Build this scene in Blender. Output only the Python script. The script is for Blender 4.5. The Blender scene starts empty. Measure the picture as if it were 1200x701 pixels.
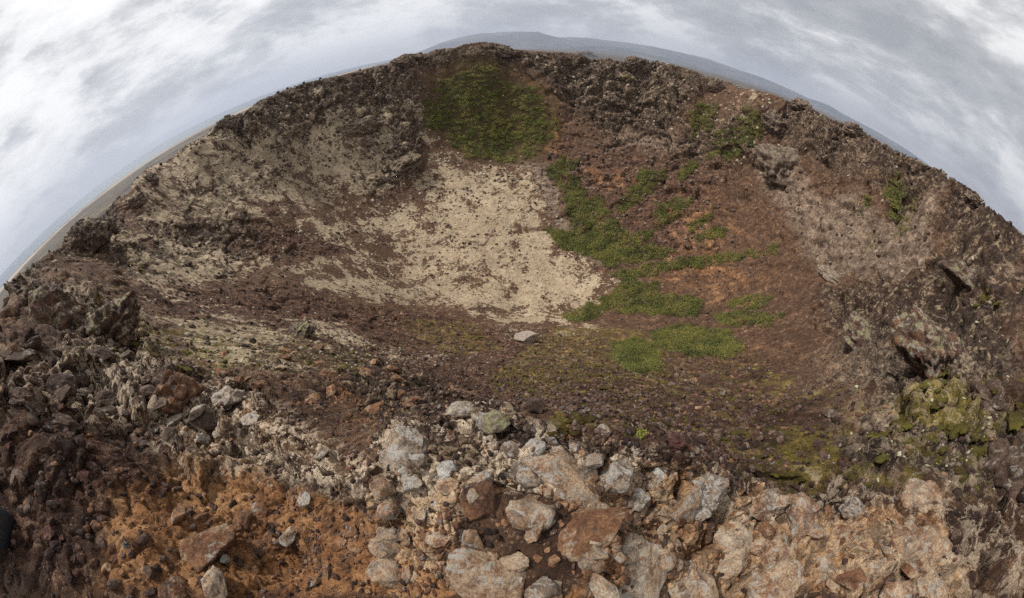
import bpy, bmesh, math, random, time
import numpy as np
from mathutils import Vector, Matrix
T0 = time.time()
def say(s): print('[%.1fs] %s' % (time.time()-T0, s))
random.seed(7); RNG = np.random.default_rng(7)
scene = bpy.context.scene
COL = scene.collection
f32 = np.float32

# ------------------------------------------------------------------ camera geometry (metres, eye at the origin)
FPX = 385.0                                   # pixels per radian for object sizes
LF, LC = 370.0, -.03                          # lens: angle = s + LC s^3, s = radius / LF
def frame(pitch, roll):
    c_, s_ = math.cos(roll), math.sin(roll)
    x0 = np.array([1, 0, 0.]); f0 = np.array([0, math.cos(pitch), -math.sin(pitch)]); u0 = np.array([0, math.sin(pitch), math.cos(pitch)])
    return x0*c_+u0*s_, -x0*s_+u0*c_, f0
RIGHT, UP, FWD = frame(math.radians(45), math.radians(-1.5))
def ray(px, py):
    dx, dy = px-600, 350.5-py; r = math.hypot(dx, dy)+1e-9
    t = r/LF; th = t+LC*t**3
    return math.cos(th)*FWD + math.sin(th)*(dx/r*RIGHT + dy/r*UP)
# the first survey of the profiles was made with a slightly different lens; bring its bearings to this one
_R, _U, _F = frame(math.radians(39.3), math.radians(-1.8))
def conv(az, dep):
    """old bearing, depression (deg) -> new (deg)"""
    a, d = math.radians(az), math.radians(dep)
    v = np.array([math.sin(a)*math.cos(d), math.cos(a)*math.cos(d), -math.sin(d)])
    th = math.acos(max(-1, min(1, float(v@_F)))); x, y = float(v@_R), float(v@_U); n_ = math.hypot(x, y)+1e-9
    if th > 2.0: return az, dep
    r = 880*math.sin(th/2); w = ray(600+r*x/n_, 350.5-r*y/n_)
    k = min(1, max(0, (2.0-th)/.25)); w = w*k+v*(1-k); w /= np.linalg.norm(w)
    return math.degrees(math.atan2(w[0], w[1])), math.degrees(math.asin(-w[2]))

# ------------------------------------------------------------------ noise
_prm = RNG.permutation(4096).astype(np.int32)
_g = RNG.normal(size=(4096, 3)); _g = (_g/np.linalg.norm(_g, axis=1, keepdims=True)).astype(f32)
def perlin(P, seed=0):
    """gradient noise about -1..1 at points P (n,3)"""
    P = P.astype(f32) + f32(seed*17.31)
    I = np.floor(P).astype(np.int32); Fq = P - I
    W = Fq*Fq*Fq*(Fq*(Fq*6-15)+10)
    out = np.zeros(len(P), f32)
    hx = [_prm[(I[:, 0]+k) & 4095] for k in (0, 1)]
    for a in (0, 1):
        wa = W[:, 0] if a else 1-W[:, 0]
        for b in (0, 1):
            wb = wa*(W[:, 1] if b else 1-W[:, 1]); h2 = _prm[(hx[a]+I[:, 1]+b) & 4095]
            for c in (0, 1):
                g = _g[_prm[(h2+I[:, 2]+c) & 4095]]
                d = g[:, 0]*(Fq[:, 0]-a)+g[:, 1]*(Fq[:, 1]-b)+g[:, 2]*(Fq[:, 2]-c)
                out += wb*(W[:, 2] if c else 1-W[:, 2])*d
    return out*f32(1.7)
def fbm(P, lam, octs, seed=0, gain=.5):
    o = np.zeros(len(P), f32); a = 1.0; t = 0
    for k in range(octs):
        o += a*perlin(P/lam, seed+k); t += a; a *= gain; lam /= 2.03
    return o/t

# ------------------------------------------------------------------ survey of the crater: bearing -> (distance, depression)
PROF = {
 -175: [(.5,73),(1.5,47),(4,25),(9,12),(20,14),(60,22),(150,24)],
 -145: [(.5,72),(1.2,52),(2.5,30),(5,14),(9,6),(20,14),(60,22),(150,24)],
 -118: [(.5,72),(1,58),(1.8,41),(2.8,26),(4,12),(6,0),(9,-1),(18,12),(60,24),(150,25)],
 -104: [(.5,72),(1,59),(1.9,42),(3,24),(4.4,9),(7,-2),(10,0),(20,14),(60,24),(150,25)],
 -92: [(.5,72),(1.2,59),(2.4,36),(3.5,20),(4.8,8),(7,-2),(10,0),(20,12),(60,24),(150,25)],
 -82: [(.5,72),(1.5,59),(2.7,43),(4.5,28),(7,17),(10,10),(14,3.5),(20,1.5),(28,5),(60,20),(160,22)],
 -76: [(.5,72),(1.2,60),(2.8,44),(4.5,31),(7,22),(11,16),(18,10.5),(27,4),(34,3),(42,7),(80,20),(180,22)],
 -68: [(.5,72),(1.2,60),(2.8,46),(5,34),(8,26),(14,20.5),(24,15),(37,9.5),(48,5.5),(54,4),(64,8),(110,20),(220,20)],
 -60: [(.5,73),(1.1,62),(2.4,50),(5,39),(9,31),(16,27),(26,23),(38,18),(52,13),(64,8.5),(75,4.5),(86,8),(130,19),(250,19)],
 -50: [(.5,73),(1.1,60),(2.4,51),(5,43),(9,36),(16,32.5),(30,28),(45,23.5),(60,18),(74,13),(86,8),(97,4),(110,8),(150,17),(260,18)],
 -40: [(.5,73),(1.1,59),(2.2,53),(5,46.5),(12,41),(22,37),(34,32.5),(47,27.5),(60,23),(75,18),(88,13),(101,7.5),(114,2),(126,5),(170,16),(280,17)],
 -30: [(.5,73),(1.1,57.5),(2,54.5),(5,49.5),(12,46),(22,42),(34,38),(46,33.5),(60,28.5),(76,23),(92,18),(107,12),(119,7),(131,1),(143,3.5),(190,15),(300,16)],
 -20: [(.5,73),(1.15,57),(2,56),(4,53),(9,49.5),(16,47),(30,43),(43,39),(57,34),(70,29.5),(85,24.5),(100,18.5),(112,14),(124,9),(135,4),(143,-.2),(156,3),(200,14),(320,16)],
 -10: [(.5,73),(1.15,57),(2,56.5),(4,54),(9,51),(18,47.5),(32,43.5),(45,39.5),(57,35),(70,30.5),(86,25),(102,20),(118,14.5),(130,9),(140,3.5),(148,-.3),(160,3),(210,14),(320,16)],
 0: [(.5,73),(1.15,57),(2,56.5),(4,54),(9,51),(18,48),(32,44.5),(45,41),(56,36),(68,31),(84,25.5),(102,20.5),(118,16),(128,11),(136,6.5),(143,3),(149,-.3),(161,3),(210,14),(320,16)],
 10: [(.5,73),(1.15,57),(2,56.5),(4,54),(9,51),(18,48),(32,45),(45,41),(56,36.5),(68,31.5),(84,25.5),(101,20),(116,15.5),(127,11),(136,6.5),(143,3),(149,.2),(161,3.5),(210,14),(320,16)],
 20: [(.5,73),(1.15,57),(2,56),(4,53.5),(9,50.5),(18,47.5),(30,44.5),(44,41),(56,36),(68,30.5),(82,25.5),(96,20.5),(110,15.5),(124,10.5),(135,5.5),(143,.8),(155,4),(200,14),(320,16)],
 30: [(.5,73),(1.15,56.5),(2,55),(4,52.5),(9,50),(18,47),(30,43.5),(42,40),(54,35),(66,30),(80,25),(94,19.5),(107,14.5),(120,9),(130,4),(135,1.3),(147,4.5),(190,14),(300,16)],
 40: [(.5,72),(1.2,56),(2,54),(4,51.5),(8,49.5),(16,46.5),(26,43),(38,39),(50,35),(64,30),(78,24.5),(91,18.5),(103,12),(112,6),(118,1.8),(130,5),(175,15),(290,16)],
 50: [(.5,72),(1.3,55),(2.2,52),(4,49.5),(8,47),(13,45),(20,42),(31,38),(42,33.5),(54,28.5),(67,22),(79,15),(91,8),(101,1.2),(112,5),(155,16),(270,17)],
 60: [(.5,72),(1.3,56),(2.5,50.5),(4.2,45.5),(6.5,41.3),(8,41.5),(12,42),(17,39.5),(24,35.5),(33,30.5),(43,25),(55,18),(67,9.5),(78,1),(89,5),(130,17),(250,18)],
 70: [(.5,72),(1.2,59),(2.2,50),(3.6,42),(5.5,36),(8,32),(10,32.5),(14,32),(19,29),(26,24.5),(34,18.5),(43,10),(52,.2),(60,4),(100,18),(220,19)],
 80: [(.5,72),(1.2,60),(2,50),(3.2,40),(5,32),(8,25.5),(12,20.5),(17,14.5),(22,8),(28,-1),(34,3),(60,16),(160,20)],
 90: [(.5,72),(1.2,60),(2,47),(3.3,34),(5,23),(7,15),(10,8),(14,0),(18,1),(40,14),(140,20)],
 102: [(.5,72),(1.2,60),(2.2,42),(3.6,25),(5.5,12),(9,0),(12,0),(30,14),(120,20)],
 118: [(.5,72),(1,62),(1.8,45),(2.6,30),(4,15),(7,1),(10,1),(25,14),(100,20)],
 145: [(.5,72),(1.2,53),(2.5,31),(5,16),(9,7),(20,14),(60,22),(150,24)],
}
K_AZ = 1.25
def feat(az, lr): return np.stack([np.cos(az)*K_AZ, np.sin(az)*K_AZ, lr], -1)
cp, cv = [], []
for a, pr in PROF.items():
    for r, d in pr:
        if r < .7: continue
        a2, d2 = conv(a, d)
        zo = -r*math.tan(math.radians(d)); rz = min(max(-zo/math.tan(math.radians(max(d2, 3))), .3*r), 1.5*r) if r < 6 and d > 8 else r
        t = min(1, max(0, (math.log(r)-math.log(1.5))/(math.log(6)-math.log(1.5))))
        r2 = math.exp(math.log(rz)*(1-t)+math.log(r)*t)
        cp.append(feat(math.radians(a2), math.log(r2))); cv.append(-math.tan(math.radians(d2)))
    cp.append(feat(math.radians(a), math.log(.45))); cv.append(-1.66/.45)
    cp.append(feat(math.radians(a), math.log(700.))); cv.append(-90/700)
cp = np.array(cp); cv = np.array(cv)
def kern(A, B):
    d2 = np.maximum((A*A).sum(-1)[:, None] + (B*B).sum(-1)[None] - 2*A@B.T, 0)
    return np.sqrt(d2 + .0004)
M = kern(cp, cp); n = len(cp)
A = np.zeros((n+4, n+4)); A[:n, :n] = M + np.eye(n)*-0.004; A[:n, n] = 1; A[:n, n+1:] = cp; A[n, :n] = 1; A[n+1:, :n] = cp.T
sol = np.linalg.solve(A, np.concatenate([cv, np.zeros(4)]))
def qsurf(az, lr):
    Q = feat(az, lr).reshape(-1, 3); out = np.empty(len(Q))
    for i in range(0, len(Q), 20000):
        q = Q[i:i+20000]; out[i:i+20000] = kern(q, cp)@sol[:n] + sol[n] + q@sol[n+1:]
    return out.reshape(np.shape(az))
say('survey solved, %d points' % n)

# ------------------------------------------------------------------ ground grid
def seg(a, b, k): return np.linspace(math.log(a), math.log(b), k, endpoint=False)
NR = np.concatenate([seg(.012,.22,40), seg(.22, 1.3, 290), seg(1.3, 6, 370), seg(6, 35, 380), seg(35, 165, 620), seg(165, 700, 70), seg(700, 3000, 60), seg(3000, 12000, 70), seg(12000, 26000, 30), [math.log(26000.)]])
azv = np.radians(np.concatenate([np.arange(-126, 126, .168), np.arange(126, 234, 1.2)]))
NA = len(azv); NL = len(NR)
def crmat(nf, st):
    nc = (nf-1)//st + 4; Mx = np.zeros((nf, nc))
    for i in range(nf):
        t = i/st; k = int(t); u = t-k
        w = [-.5*u+u*u-.5*u**3, 1-2.5*u*u+1.5*u**3, .5*u+2*u*u-1.5*u**3, -.5*u*u+.5*u**3]
        for j in range(4): Mx[i, k+j] += w[j]
    return Mx
ST = 4
def ext(v, st):
    nc = (len(v)-1)//st + 4; idx = (np.arange(nc)-1)*st
    return np.interp(idx, np.arange(len(v)), v) + np.where(idx < 0, (v[1]-v[0])*idx, 0) + np.where(idx > len(v)-1, (v[-1]-v[-2])*(idx-len(v)+1), 0)
az_c, lr_c = ext(azv, ST), ext(NR, ST)
MA, ML = crmat(NA, ST), crmat(NL, ST)
AZc, LRc = np.meshgrid(az_c, lr_c, indexing='ij')
Qc = qsurf(AZc, np.clip(LRc, math.log(.2), math.log(800.)))
q = MA@Qc@ML.T
AZ, LR = np.meshgrid(azv, NR, indexing='ij')
RH = np.exp(LR)
Z = q*RH
cen_ = np.clip((RH-.25)/.45, 0, 1); cen_ = cen_*cen_*(3-2*cen_); Z = Z*cen_ + -1.64*(1-cen_)
# beyond the cone: level plain, low coast on the left
b = np.clip((LR-math.log(330.))/(math.log(650.)-math.log(330.)), 0, 1); b = b*b*(3-2*b)
Z = Z*(1-b) + -90.0*b
PX, PY = RH*np.sin(AZ), RH*np.cos(AZ)
azd = np.degrees(AZ); azd = np.where(azd > 180, azd-360, azd)
flat = lambda v: np.ascontiguousarray(v.reshape(-1))
plain_pts = np.stack([flat(PX)/2600, flat(PY)/2600, np.zeros(PX.size)], -1)
wob = np.zeros(PX.size, f32); far = flat(RH) > 150
wob[far] = fbm(plain_pts[far], 1., 4, 50)
wob = wob.reshape(PX.shape)
coast = np.interp(azd, [-180, -120, -95, -60, -40, -25, -14, -8, 180], [5200, 4600, 4200, 4300, 5000, 6500, 12000, 90000, 90000])
cd = (RH/(coast*(1+.22*wob)) - 1)
sea = np.clip(cd*8, 0, 1)
Z = Z - 14*sea + np.where(RH > 600, 4*wob*(1-sea)*b, 0)
beach = np.clip(1-np.abs(cd+.12)/.14, 0, 1)
say('base grid %d x %d' % (NA, NL))

# plan polygons are surveyed from the photo by shooting each corner on to the bare surface
lr_m = np.linspace(math.log(.3), math.log(165), 900)
def hit(px, py):
    d = ray(px, py); az = math.atan2(d[0], d[1]); t = d[2]/math.hypot(d[0], d[1])
    qq = qsurf(np.full(lr_m.shape, az), lr_m); k = np.nonzero(qq >= t)[0]
    return (az, lr_m[k[0]] if len(k) else math.log(150.))
class Mask:
    pass
def polymask(poly, soft):
    """signed distance in (bearing, ln distance) plan coordinates, on the coarse grid"""
    pts = []
    for i in range(len(poly)):
        a, b2 = poly[i], poly[(i+1) % len(poly)]
        k = max(1, int(math.hypot(a[0]-b2[0], a[1]-b2[1])/45))
        for j in range(k): pts.append((a[0]+(b2[0]-a[0])*j/k, a[1]+(b2[1]-a[1])*j/k))
    V = np.array([hit(*p) for p in pts])
    lo, hi = V.min(0)-4*soft, V.max(0)+4*soft
    sel = (AZc > lo[0]) & (AZc < hi[0]) & (LRc > lo[1]) & (LRc < hi[1])
    out = np.full(AZc.shape, 0.0)
    X, Y = AZc[sel], LRc[sel]
    dmin = np.full(X.shape, 1e9); ins = np.zeros(X.shape, bool)
    for i in range(len(V)):
        x1, y1 = V[i]; x2, y2 = V[(i+1) % len(V)]
        ex, ey = x2-x1, y2-y1; L = ex*ex+ey*ey+1e-12
        t = np.clip(((X-x1)*ex+(Y-y1)*ey)/L, 0, 1)
        dmin = np.minimum(dmin, (X-x1-t*ex)**2+(Y-y1-t*ey)**2)
        cr = (y1 > Y) != (y2 > Y)
        ins ^= cr & (X < ex*(Y-y1)/(ey if abs(ey) > 1e-12 else 1e-12)+x1)
    d = np.sqrt(dmin)*np.where(ins, 1, -1)
    out[sel] = np.clip(d/(2*soft)+.5, 0, 1)
    return out
ZONES = {}   # name -> list of (strength, softness, polygon of photo corners)
def zone(nm, st, soft, *p): ZONES.setdefault(nm, []).append((st, soft, [(p[i], p[i+1]) for i in range(0, len(p), 2)]))
# pale lichen heath on the crater floor and up the far left wall
zone('cream', 1, .08, 545,190, 600,190, 640,240, 665,285, 705,315, 690,350, 640,365, 560,330, 500,300, 480,250, 520,210)
zone('cream', 1, .03, 474,108, 492,112, 500,140, 506,170, 520,186, 500,196, 494,160, 480,135)
zone('crag', .42, .12, 180,400, 330,385, 430,395, 560,440, 560,480, 420,500, 250,450)
zone('cream', .9, .09, 478,118, 500,135, 508,165, 545,186, 600,188, 632,196, 640,225, 655,250, 672,285, 700,305, 718,322, 715,345, 690,372, 640,384, 580,378, 520,362, 470,358, 420,352, 365,345, 345,325, 400,308, 455,300, 440,285, 400,280, 372,262, 395,248, 440,240, 480,222, 500,185, 486,150)
zone('cream', .95, .08, 330,255, 372,250, 420,285, 455,300, 395,312, 372,338, 300,330, 340,300, 400,295, 350,275)
zone('cream', .95, .08, 355,150, 400,135, 420,165, 470,165, 492,200, 450,238, 385,235, 340,245, 290,225, 330,200, 390,190)
zone('cream', .90, .10, 240,165, 440,95, 480,110, 490,200, 400,250, 300,262, 200,290, 120,320, 90,300, 180,220)
zone('cream', .92, .10, 110,290, 180,270, 330,300, 300,330, 200,345, 130,330)
zone('cream', .9, .03, 200,385, 250,378, 330,392, 340,408, 300,425, 250,428, 210,410)
zone('cream', .9, .02, 330,372, 400,378, 440,402, 420,412, 370,395, 335,388)
zone('cream', .55, .06, 560,380, 720,350, 700,395, 600,400)
zone('cream', .72, .15, 1090,470, 1180,480, 1190,560, 1100,575, 1060,520)
zone('cream', .45, .12, 1040,230, 1120,250, 1199,330, 1199,430, 1120,400, 1060,330)
# red-brown scoria
zone('red', 1, .04, 250,262, 330,262, 410,285, 395,300, 340,312, 290,300)
zone('red', 1, .05, 130,340, 330,335, 420,360, 520,368, 570,390, 560,470, 440,470, 420,410, 330,385, 200,375)
zone('red', .8, .05, 500,180, 480,215, 430,250, 440,200, 500,150)
zone('red', 1, .05, 0,335, 60,330, 30,420, 190,480, 190,560, 110,620, 90,700, -20,700)
zone('red', 1, .05, 560,380, 640,385, 720,400, 900,420, 960,470, 900,500, 700,490, 560,470)
zone('red', .9, .05, 640,180, 700,150, 800,180, 860,200, 800,290, 720,330, 680,280)
zone('red', 1, .05, 650,480, 960,490, 1000,560, 900,590, 700,520)
# orange-brown soil
zone('orange', .8, .04, 488,95, 600,80, 648,105, 672,150, 650,190, 628,180, 640,140, 600,100, 500,112)
zone('orange', .62, .16, 700,240, 860,190, 905,225, 940,285, 960,325, 900,345, 900,390, 960,420, 1030,460, 1030,485, 960,492, 900,430, 800,350, 720,340, 760,290)
zone('orange', .6, .05, 640,170, 700,190, 780,200, 760,230, 690,230)
zone('orange', 1, .06, 130,560, 220,540, 330,560, 430,600, 560,600, 540,701, 100,701)
zone('orange', .6, .06, 400,440, 480,450, 480,500, 400,500, 380,470)
zone('orange', .5, .06, 0,420, 110,440, 60,560, 0,540)
zone('orange', .45, .06, 640,600, 900,600, 1000,700, 600,701)
# tan bedrock lip
zone('tan', .9, .05, 440,560, 560,540, 800,540, 960,600, 1100,580, 1130,701, 560,701, 440,640)
zone('tan', .5, .05, 180,490, 300,470, 420,560, 450,600, 300,580, 200,560)
# dark spatter crags of the rim
zone('crag', 1, .03, 0,320, 100,262, 270,140, 420,85, 600,45, 740,62, 900,95, 1060,175, 1199,270, 1199,330, 1080,240, 920,190, 880,120, 820,110, 780,160, 700,150, 650,110, 600,78, 490,90, 500,140, 495,185, 440,200, 420,150, 330,170, 220,200, 140,260, 180,300, 90,300, 20,345)
zone('red', .6, .05, 10,340, 110,330, 240,420, 320,520, 200,520, 60,470)
zone('crag', .62, .08, 10,340, 110,330, 200,400, 220,440, 190,470, 100,410, 30,400)
zone('crag', .75, .05, 780,160, 880,130, 900,190, 860,200, 800,190)
zone('crag', .9, .04, 1060,175, 1199,260, 1199,450, 1130,430, 1020,440, 980,400, 960,340, 1060,330, 1100,300, 1040,240)
zone('crag', .8, .04, 420,185, 450,180, 495,190, 490,215, 440,228, 410,210)
zone('crag', .7, .12, 120,290, 300,150, 420,110, 440,170, 330,230, 220,300)
zone('cream', .5, .1, 560,60, 740,75, 880,110, 960,160, 900,200, 780,170, 700,140, 620,95)
zone('cream', .62, .15, 100,300, 420,400, 560,420, 420,440, 200,440)
zone('crag', .6, .08, 0,420, 100,400, 240,440, 300,500, 420,560, 440,590, 330,580, 230,520, 100,470, 0,460)
zone('crag', .8, .05, 440,500, 560,470, 720,530, 700,560, 560,560, 450,590)
zone('crag', .75, .05, 380,400, 430,410, 540,460, 560,490, 440,500, 400,450)
zone('crag', .8, .06, 980,400, 1199,420, 1199,590, 1100,560, 960,580, 980,520, 1020,470)
zone('red', .7, .12, 880,540, 1199,590, 1199,701, 1100,701, 1080,600, 900,590)
zone('crag', .65, .12, 60,290, 200,230, 330,250, 300,330, 150,340)
zone('tan', .5, .12, 1090,600, 1199,600, 1199,701, 1100,701)
# pale grey lava slab on the right wall
zone('grey', 1, .03, 882,192, 925,200, 1000,232, 1062,262, 1085,310, 1040,332, 965,325, 938,285, 918,245)
zone('grey', .6, .05, 700,130, 800,150, 820,190, 760,190, 700,165)
zone('grey', .8, .04, 610,188, 650,195, 660,250, 690,290, 720,320, 690,310, 650,270, 630,225)
# moss
zone('moss', .75, .04, 640,380, 760,385, 800,440, 720,460, 600,470, 560,450)
zone('moss', .8, .05, 840,500, 960,500, 1010,560, 950,590, 860,560)
zone('moss', .9, .05, 1020,470, 1120,440, 1199,470, 1199,500, 1120,520, 1080,580, 1040,560)
zone('moss', .8, .04, 90,340, 200,380, 215,440, 150,420, 100,380)
zone('moss', .7, .03, 190,380, 260,380, 300,420, 210,425)
zone('moss', .7, .04, 450,370, 560,375, 600,410, 520,420)
zone('moss', .7, .05, 860,420, 960,440, 940,480, 880,460)
zone('moss', .7, .03, 640,482, 800,486, 790,505, 640,500)
zone('moss', .6, .04, 720,30, 760,72, 735,95, 715,90)
zone('moss', .62, .08, 640,400, 900,400, 1030,470, 1199,440, 1199,600, 1000,580, 800,520, 640,500, 560,440)
zone('moss', .6, .08, 60,330, 300,380, 460,400, 450,440, 250,440, 90,410)
zone('moss', .55, .05, 1040,215, 1100,240, 1160,340, 1180,400, 1130,360, 1040,280)
zone('moss', .5, .04, 90,260, 130,300, 190,330, 120,330)
# dwarf shrubs floor (dark humus under the thicket)
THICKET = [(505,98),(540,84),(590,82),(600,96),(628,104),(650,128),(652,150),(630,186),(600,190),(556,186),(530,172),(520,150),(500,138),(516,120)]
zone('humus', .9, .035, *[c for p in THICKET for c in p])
# white crustose lichen
zone('white', 1, .06, 170,520, 260,440, 420,540, 470,500, 560,480, 800,540, 930,580, 900,620, 780,570, 600,570, 460,590, 330,560)
zone('white', .8, .06, 0,420, 140,400, 260,450, 330,540, 200,520, 40,480)
zone('white', .25, .06, 980,400, 1199,420, 1199,600, 1100,600, 980,520)
zone('white', .6, .06, 940,560, 1199,580, 1199,701, 1000,701)
zone('white', .5, .06, 10,340, 110,330, 200,400, 220,440, 100,410)
def zfull(nm):
    m = np.zeros(AZc.shape)
    for st, soft, poly in ZONES[nm]: m = np.maximum(m, st*polymask(poly, soft))
    return np.clip(MA@m@ML.T, 0, 1)
MK = {k: zfull(k) for k in ZONES}
say('zones')

# normals of the base
P0 = np.stack([PX, PY, Z], -1)
def normals(P):
    da = np.empty_like(P); da[1:-1] = P[2:]-P[:-2]; da[0] = P[1]-P[-1]; da[-1] = P[0]-P[-2]
    dr = np.gradient(P, axis=1)
    N = np.cross(da, dr); N /= np.linalg.norm(N, axis=-1, keepdims=True)+1e-12
    return N*np.sign(N[..., 2:3]+1e-9)
N0 = normals(P0)
dstep = np.linalg.norm(np.gradient(P0, axis=1), axis=-1)
astep = RH*np.gradient(azv)[:, None]
spc = flat(np.maximum(dstep, astep)).astype(f32)
Pf = P0.reshape(-1, 3).astype(f32); Nf = N0.reshape(-1, 3).astype(f32); rf = flat(RH).astype(f32)
c = {k: flat(v).astype(f32) for k, v in MK.items()}
inner = np.clip((flat(RH) < 400)*1.0, 0, 1).astype(f32)
rough_big = (.32 -.24*c['cream'] + .95*c['crag'] + .25*c['grey'] + .35*c['tan'])
rough_big *= (1-.75*c['humus'])*(1-.7*np.clip(c['cream']-.5, 0, 1)*2)
rough_small = .30 + .75*c['crag'] + .35*c['red'] + .3*c['tan'] + .2*c['grey'] + .45*c['cream'] + .25*c['white']
D = np.zeros(len(Pf), f32); D2 = np.zeros((len(Pf), 3), f32)
def bedf(az): 
    return np.abs(az)*0.0
azf = np.radians(flat(azd)); bed = (bedf(azf)*np.clip(1-(rf-12)/20, 0, 1)).astype(f32)
lam = 11.0; k = 0
while lam > .012:
    w = np.clip(lam/(2.0*spc)-1, 0, 1)*np.clip(rf/(lam*(7 if lam > 1.5 else 4))-.3, 0, 1)*inner
    idx = np.nonzero(w > .01)[0]
    if len(idx):
        pp = Pf[idx]/lam; pp[:, 2] *= 1.25*(1+1.2*bed[idx])
        nz = perlin(pp, 3+k)
        rid = (1-np.abs(nz)*2.2)              # sharp crests
        bil = np.abs(nz)*2.2-.5              # lumpy bulges
        cr = c['crag'][idx]
        shp = nz*.5*(1-cr) + (rid*.55+nz*.35)*cr if k % 2 == 0 else nz*.5*(1-cr)+(bil*.75+nz*.2)*cr
        amp = (rough_big if lam > 1.4 else rough_small*.8 if lam < .4 else rough_big*.5+rough_small*.4)[idx]
        D[idx] += (w[idx]*amp*shp*lam*(.13 if lam > 1 else .17)).astype(f32)
    lam /= 1.9; k += 1
def blocks(P, seed):
    """fractured rock: nearest random seed (of 8), its tint, tilt and the crack between blocks"""
    P = P.astype(f32); I0 = np.floor(P-.5).astype(np.int32)
    F1 = np.full(len(P), 9., f32); F2 = F1.copy(); hid = np.zeros(len(P), np.int32); dv = np.zeros((len(P), 3), f32)
    for a in (0, 1):
        for b_ in (0, 1):
            for c_ in (0, 1):
                I = I0+np.array([a, b_, c_], np.int32)
                h = _prm[(_prm[(_prm[(I[:, 0]+seed*7) & 4095]+I[:, 1]) & 4095]+I[:, 2]) & 4095]
                v = P-(I+.5+_g[h]*.42)
                d = (v*v).sum(1); n_ = d < F1
                F2 = np.where(n_, F1, np.minimum(F2, d)); F1 = np.where(n_, d, F1)
                hid = np.where(n_, h, hid); dv[n_] = v[n_]
    return np.sqrt(F1), np.sqrt(F2), hid, dv
tint = np.full(len(Pf), .5, f32)
bk_w = np.clip(.25+.9*c['crag']+1.0*c['tan']+.55*c['grey']+.5*c['white']+.25*c['red']+.3*c['orange']-.5*c['cream'], 0, 1.15)*(1-c['humus'])
for bi_, lam in enumerate((7.5, 2.9, 1.15, .46, .19, .075)):
    w = np.clip(lam/(4.0*spc)-.5, 0, 1)*np.clip(rf/(lam*((9. if lam > 2 else 4.5)-2.9*np.clip(c['tan']+.5*c['white'], 0, 1)))-.4, 0, 1)*inner*bk_w
    idx = np.nonzero(w > .02)[0]
    if not len(idx): continue
    pp = Pf[idx]/lam; wv = perlin(pp*.9, 40+bi_)
    pp = pp + np.stack([wv, -wv, wv*.6], -1)*.35; pp[:, 2] *= 1.5*(1+1.1*bed[idx])
    pp = pp@np.array([[.94, .2, -.27], [-.15, .96, .22], [.3, -.17, .94]], f32)
    a1, a2, hid, dv = blocks(pp, 3+bi_)
    tl = (dv*_g[(hid*5+11) & 4095]).sum(1)
    rnd = ((hid*37 % 1024)/1024.).astype(f32)
    crack = np.clip(1-(a2-a1)/.16, 0, 1)
    D[idx] += w[idx]*lam*(.34 if lam > 1 else .31)*(tl*.85+(rnd-.5)*.75-crack*.35)
    tint[idx] = tint[idx]*(1-.55*w[idx])+rnd*.55*w[idx]
    say('blocks %.2f m: %d' % (lam, len(idx)))
# ledges of the spatter walls
tt = Pf[:, 2]/1.9 + .8*fbm(Pf, 9., 2, 70); led = (tt-np.floor(tt)); led = np.clip(led*3, 0, 1)-led
D += (led*.25*c['crag']*np.clip(rf/20-.6, 0, 1)*inner).astype(f32)
Pd = Pf + Nf*D[:, None]
# skyline of the crater as surveyed: (photo corners of the rim) -> bearing, depression
RIM = [(4,333),(18,327),(40,308),(70,290),(84,266),(92,258),(115,259),(128,246),(133,237),(150,226),(158,212),(172,198),(200,187),(215,172),(240,160),(255,145),(268,137),(290,131),(300,120),(330,107),(355,98),(400,88),(433,80),(455,75),(473,63),(500,63),(510,58),(533,56),(543,52),(567,49),(587,51),(602,58),(627,60),(667,62),(678,63),(692,70),(707,69),(728,72),(750,68),(762,72),(787,75),(820,85),(830,90),(865,102),(905,110),(935,124),(950,127),(975,140),(1000,148),(1040,172),(1095,196),(1145,226),(1160,244),(1200,275)]
rt = []
for p_ in RIM:
    d_ = ray(*p_); rt.append((math.atan2(d_[0], d_[1]), d_[2]/math.hypot(d_[0], d_[1])))
rt.sort(); rt = np.array(rt)
Vt = Pd.reshape(NA, NL, 3)
rz_ = np.array([conv(a_, 2)[0] if abs(a_) < 100 else a_ for a_ in [-126,-90,-83,-76,-68,-60,-50,-40,-30,-20,0,20,30,40,50,60,70,80,90,126]])
rmax = np.interp(np.degrees(azv), rz_ if True else [-126,-90,-83,-76,-68,-60,-50,-40,-30,-20,0,20,30,40,50,60,70,80,90,126], [10,10,24,40,60,84,106,124,142,156,160,156,148,130,112,88,60,34,20,12])
win = (azv > rt[0, 0]) & (azv < math.radians(93)); low_ = np.interp(azv, [-1.5, -1.15, .9, 1.1], [.35, .6, .6, .22])[:, None]
for kw, ks in ((17, 61), (11, 41), (7, 31), (5, 21)):
    VH = np.hypot(Vt[..., 0], Vt[..., 1])+1e-6; SL = np.where((VH < rmax[:, None]*1.3) & (VH > rmax[:, None]*low_), Vt[..., 2]/VH, -9)
    si_ = SL.argmax(1); sk = SL.max(1); rk = VH[np.arange(NA), si_]
    dl = np.where(win, np.interp(azv, rt[:, 0], rt[:, 1])-sk, 0)
    kr = np.hanning(kw+2)[1:-1]; kr /= kr.sum(); dl = np.convolve(dl, kr, 'same')
    kr = np.hanning(ks); kr /= kr.sum(); lk = np.convolve(np.log(np.pad(rk, ks//2, 'edge')), kr, 'valid')
    Vt[..., 2] += (dl[:, None]*np.exp(-((LR-lk[:, None])/.14)**2)*VH).astype(f32)
Pd = Vt.reshape(-1, 3)
say('displaced')
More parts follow.
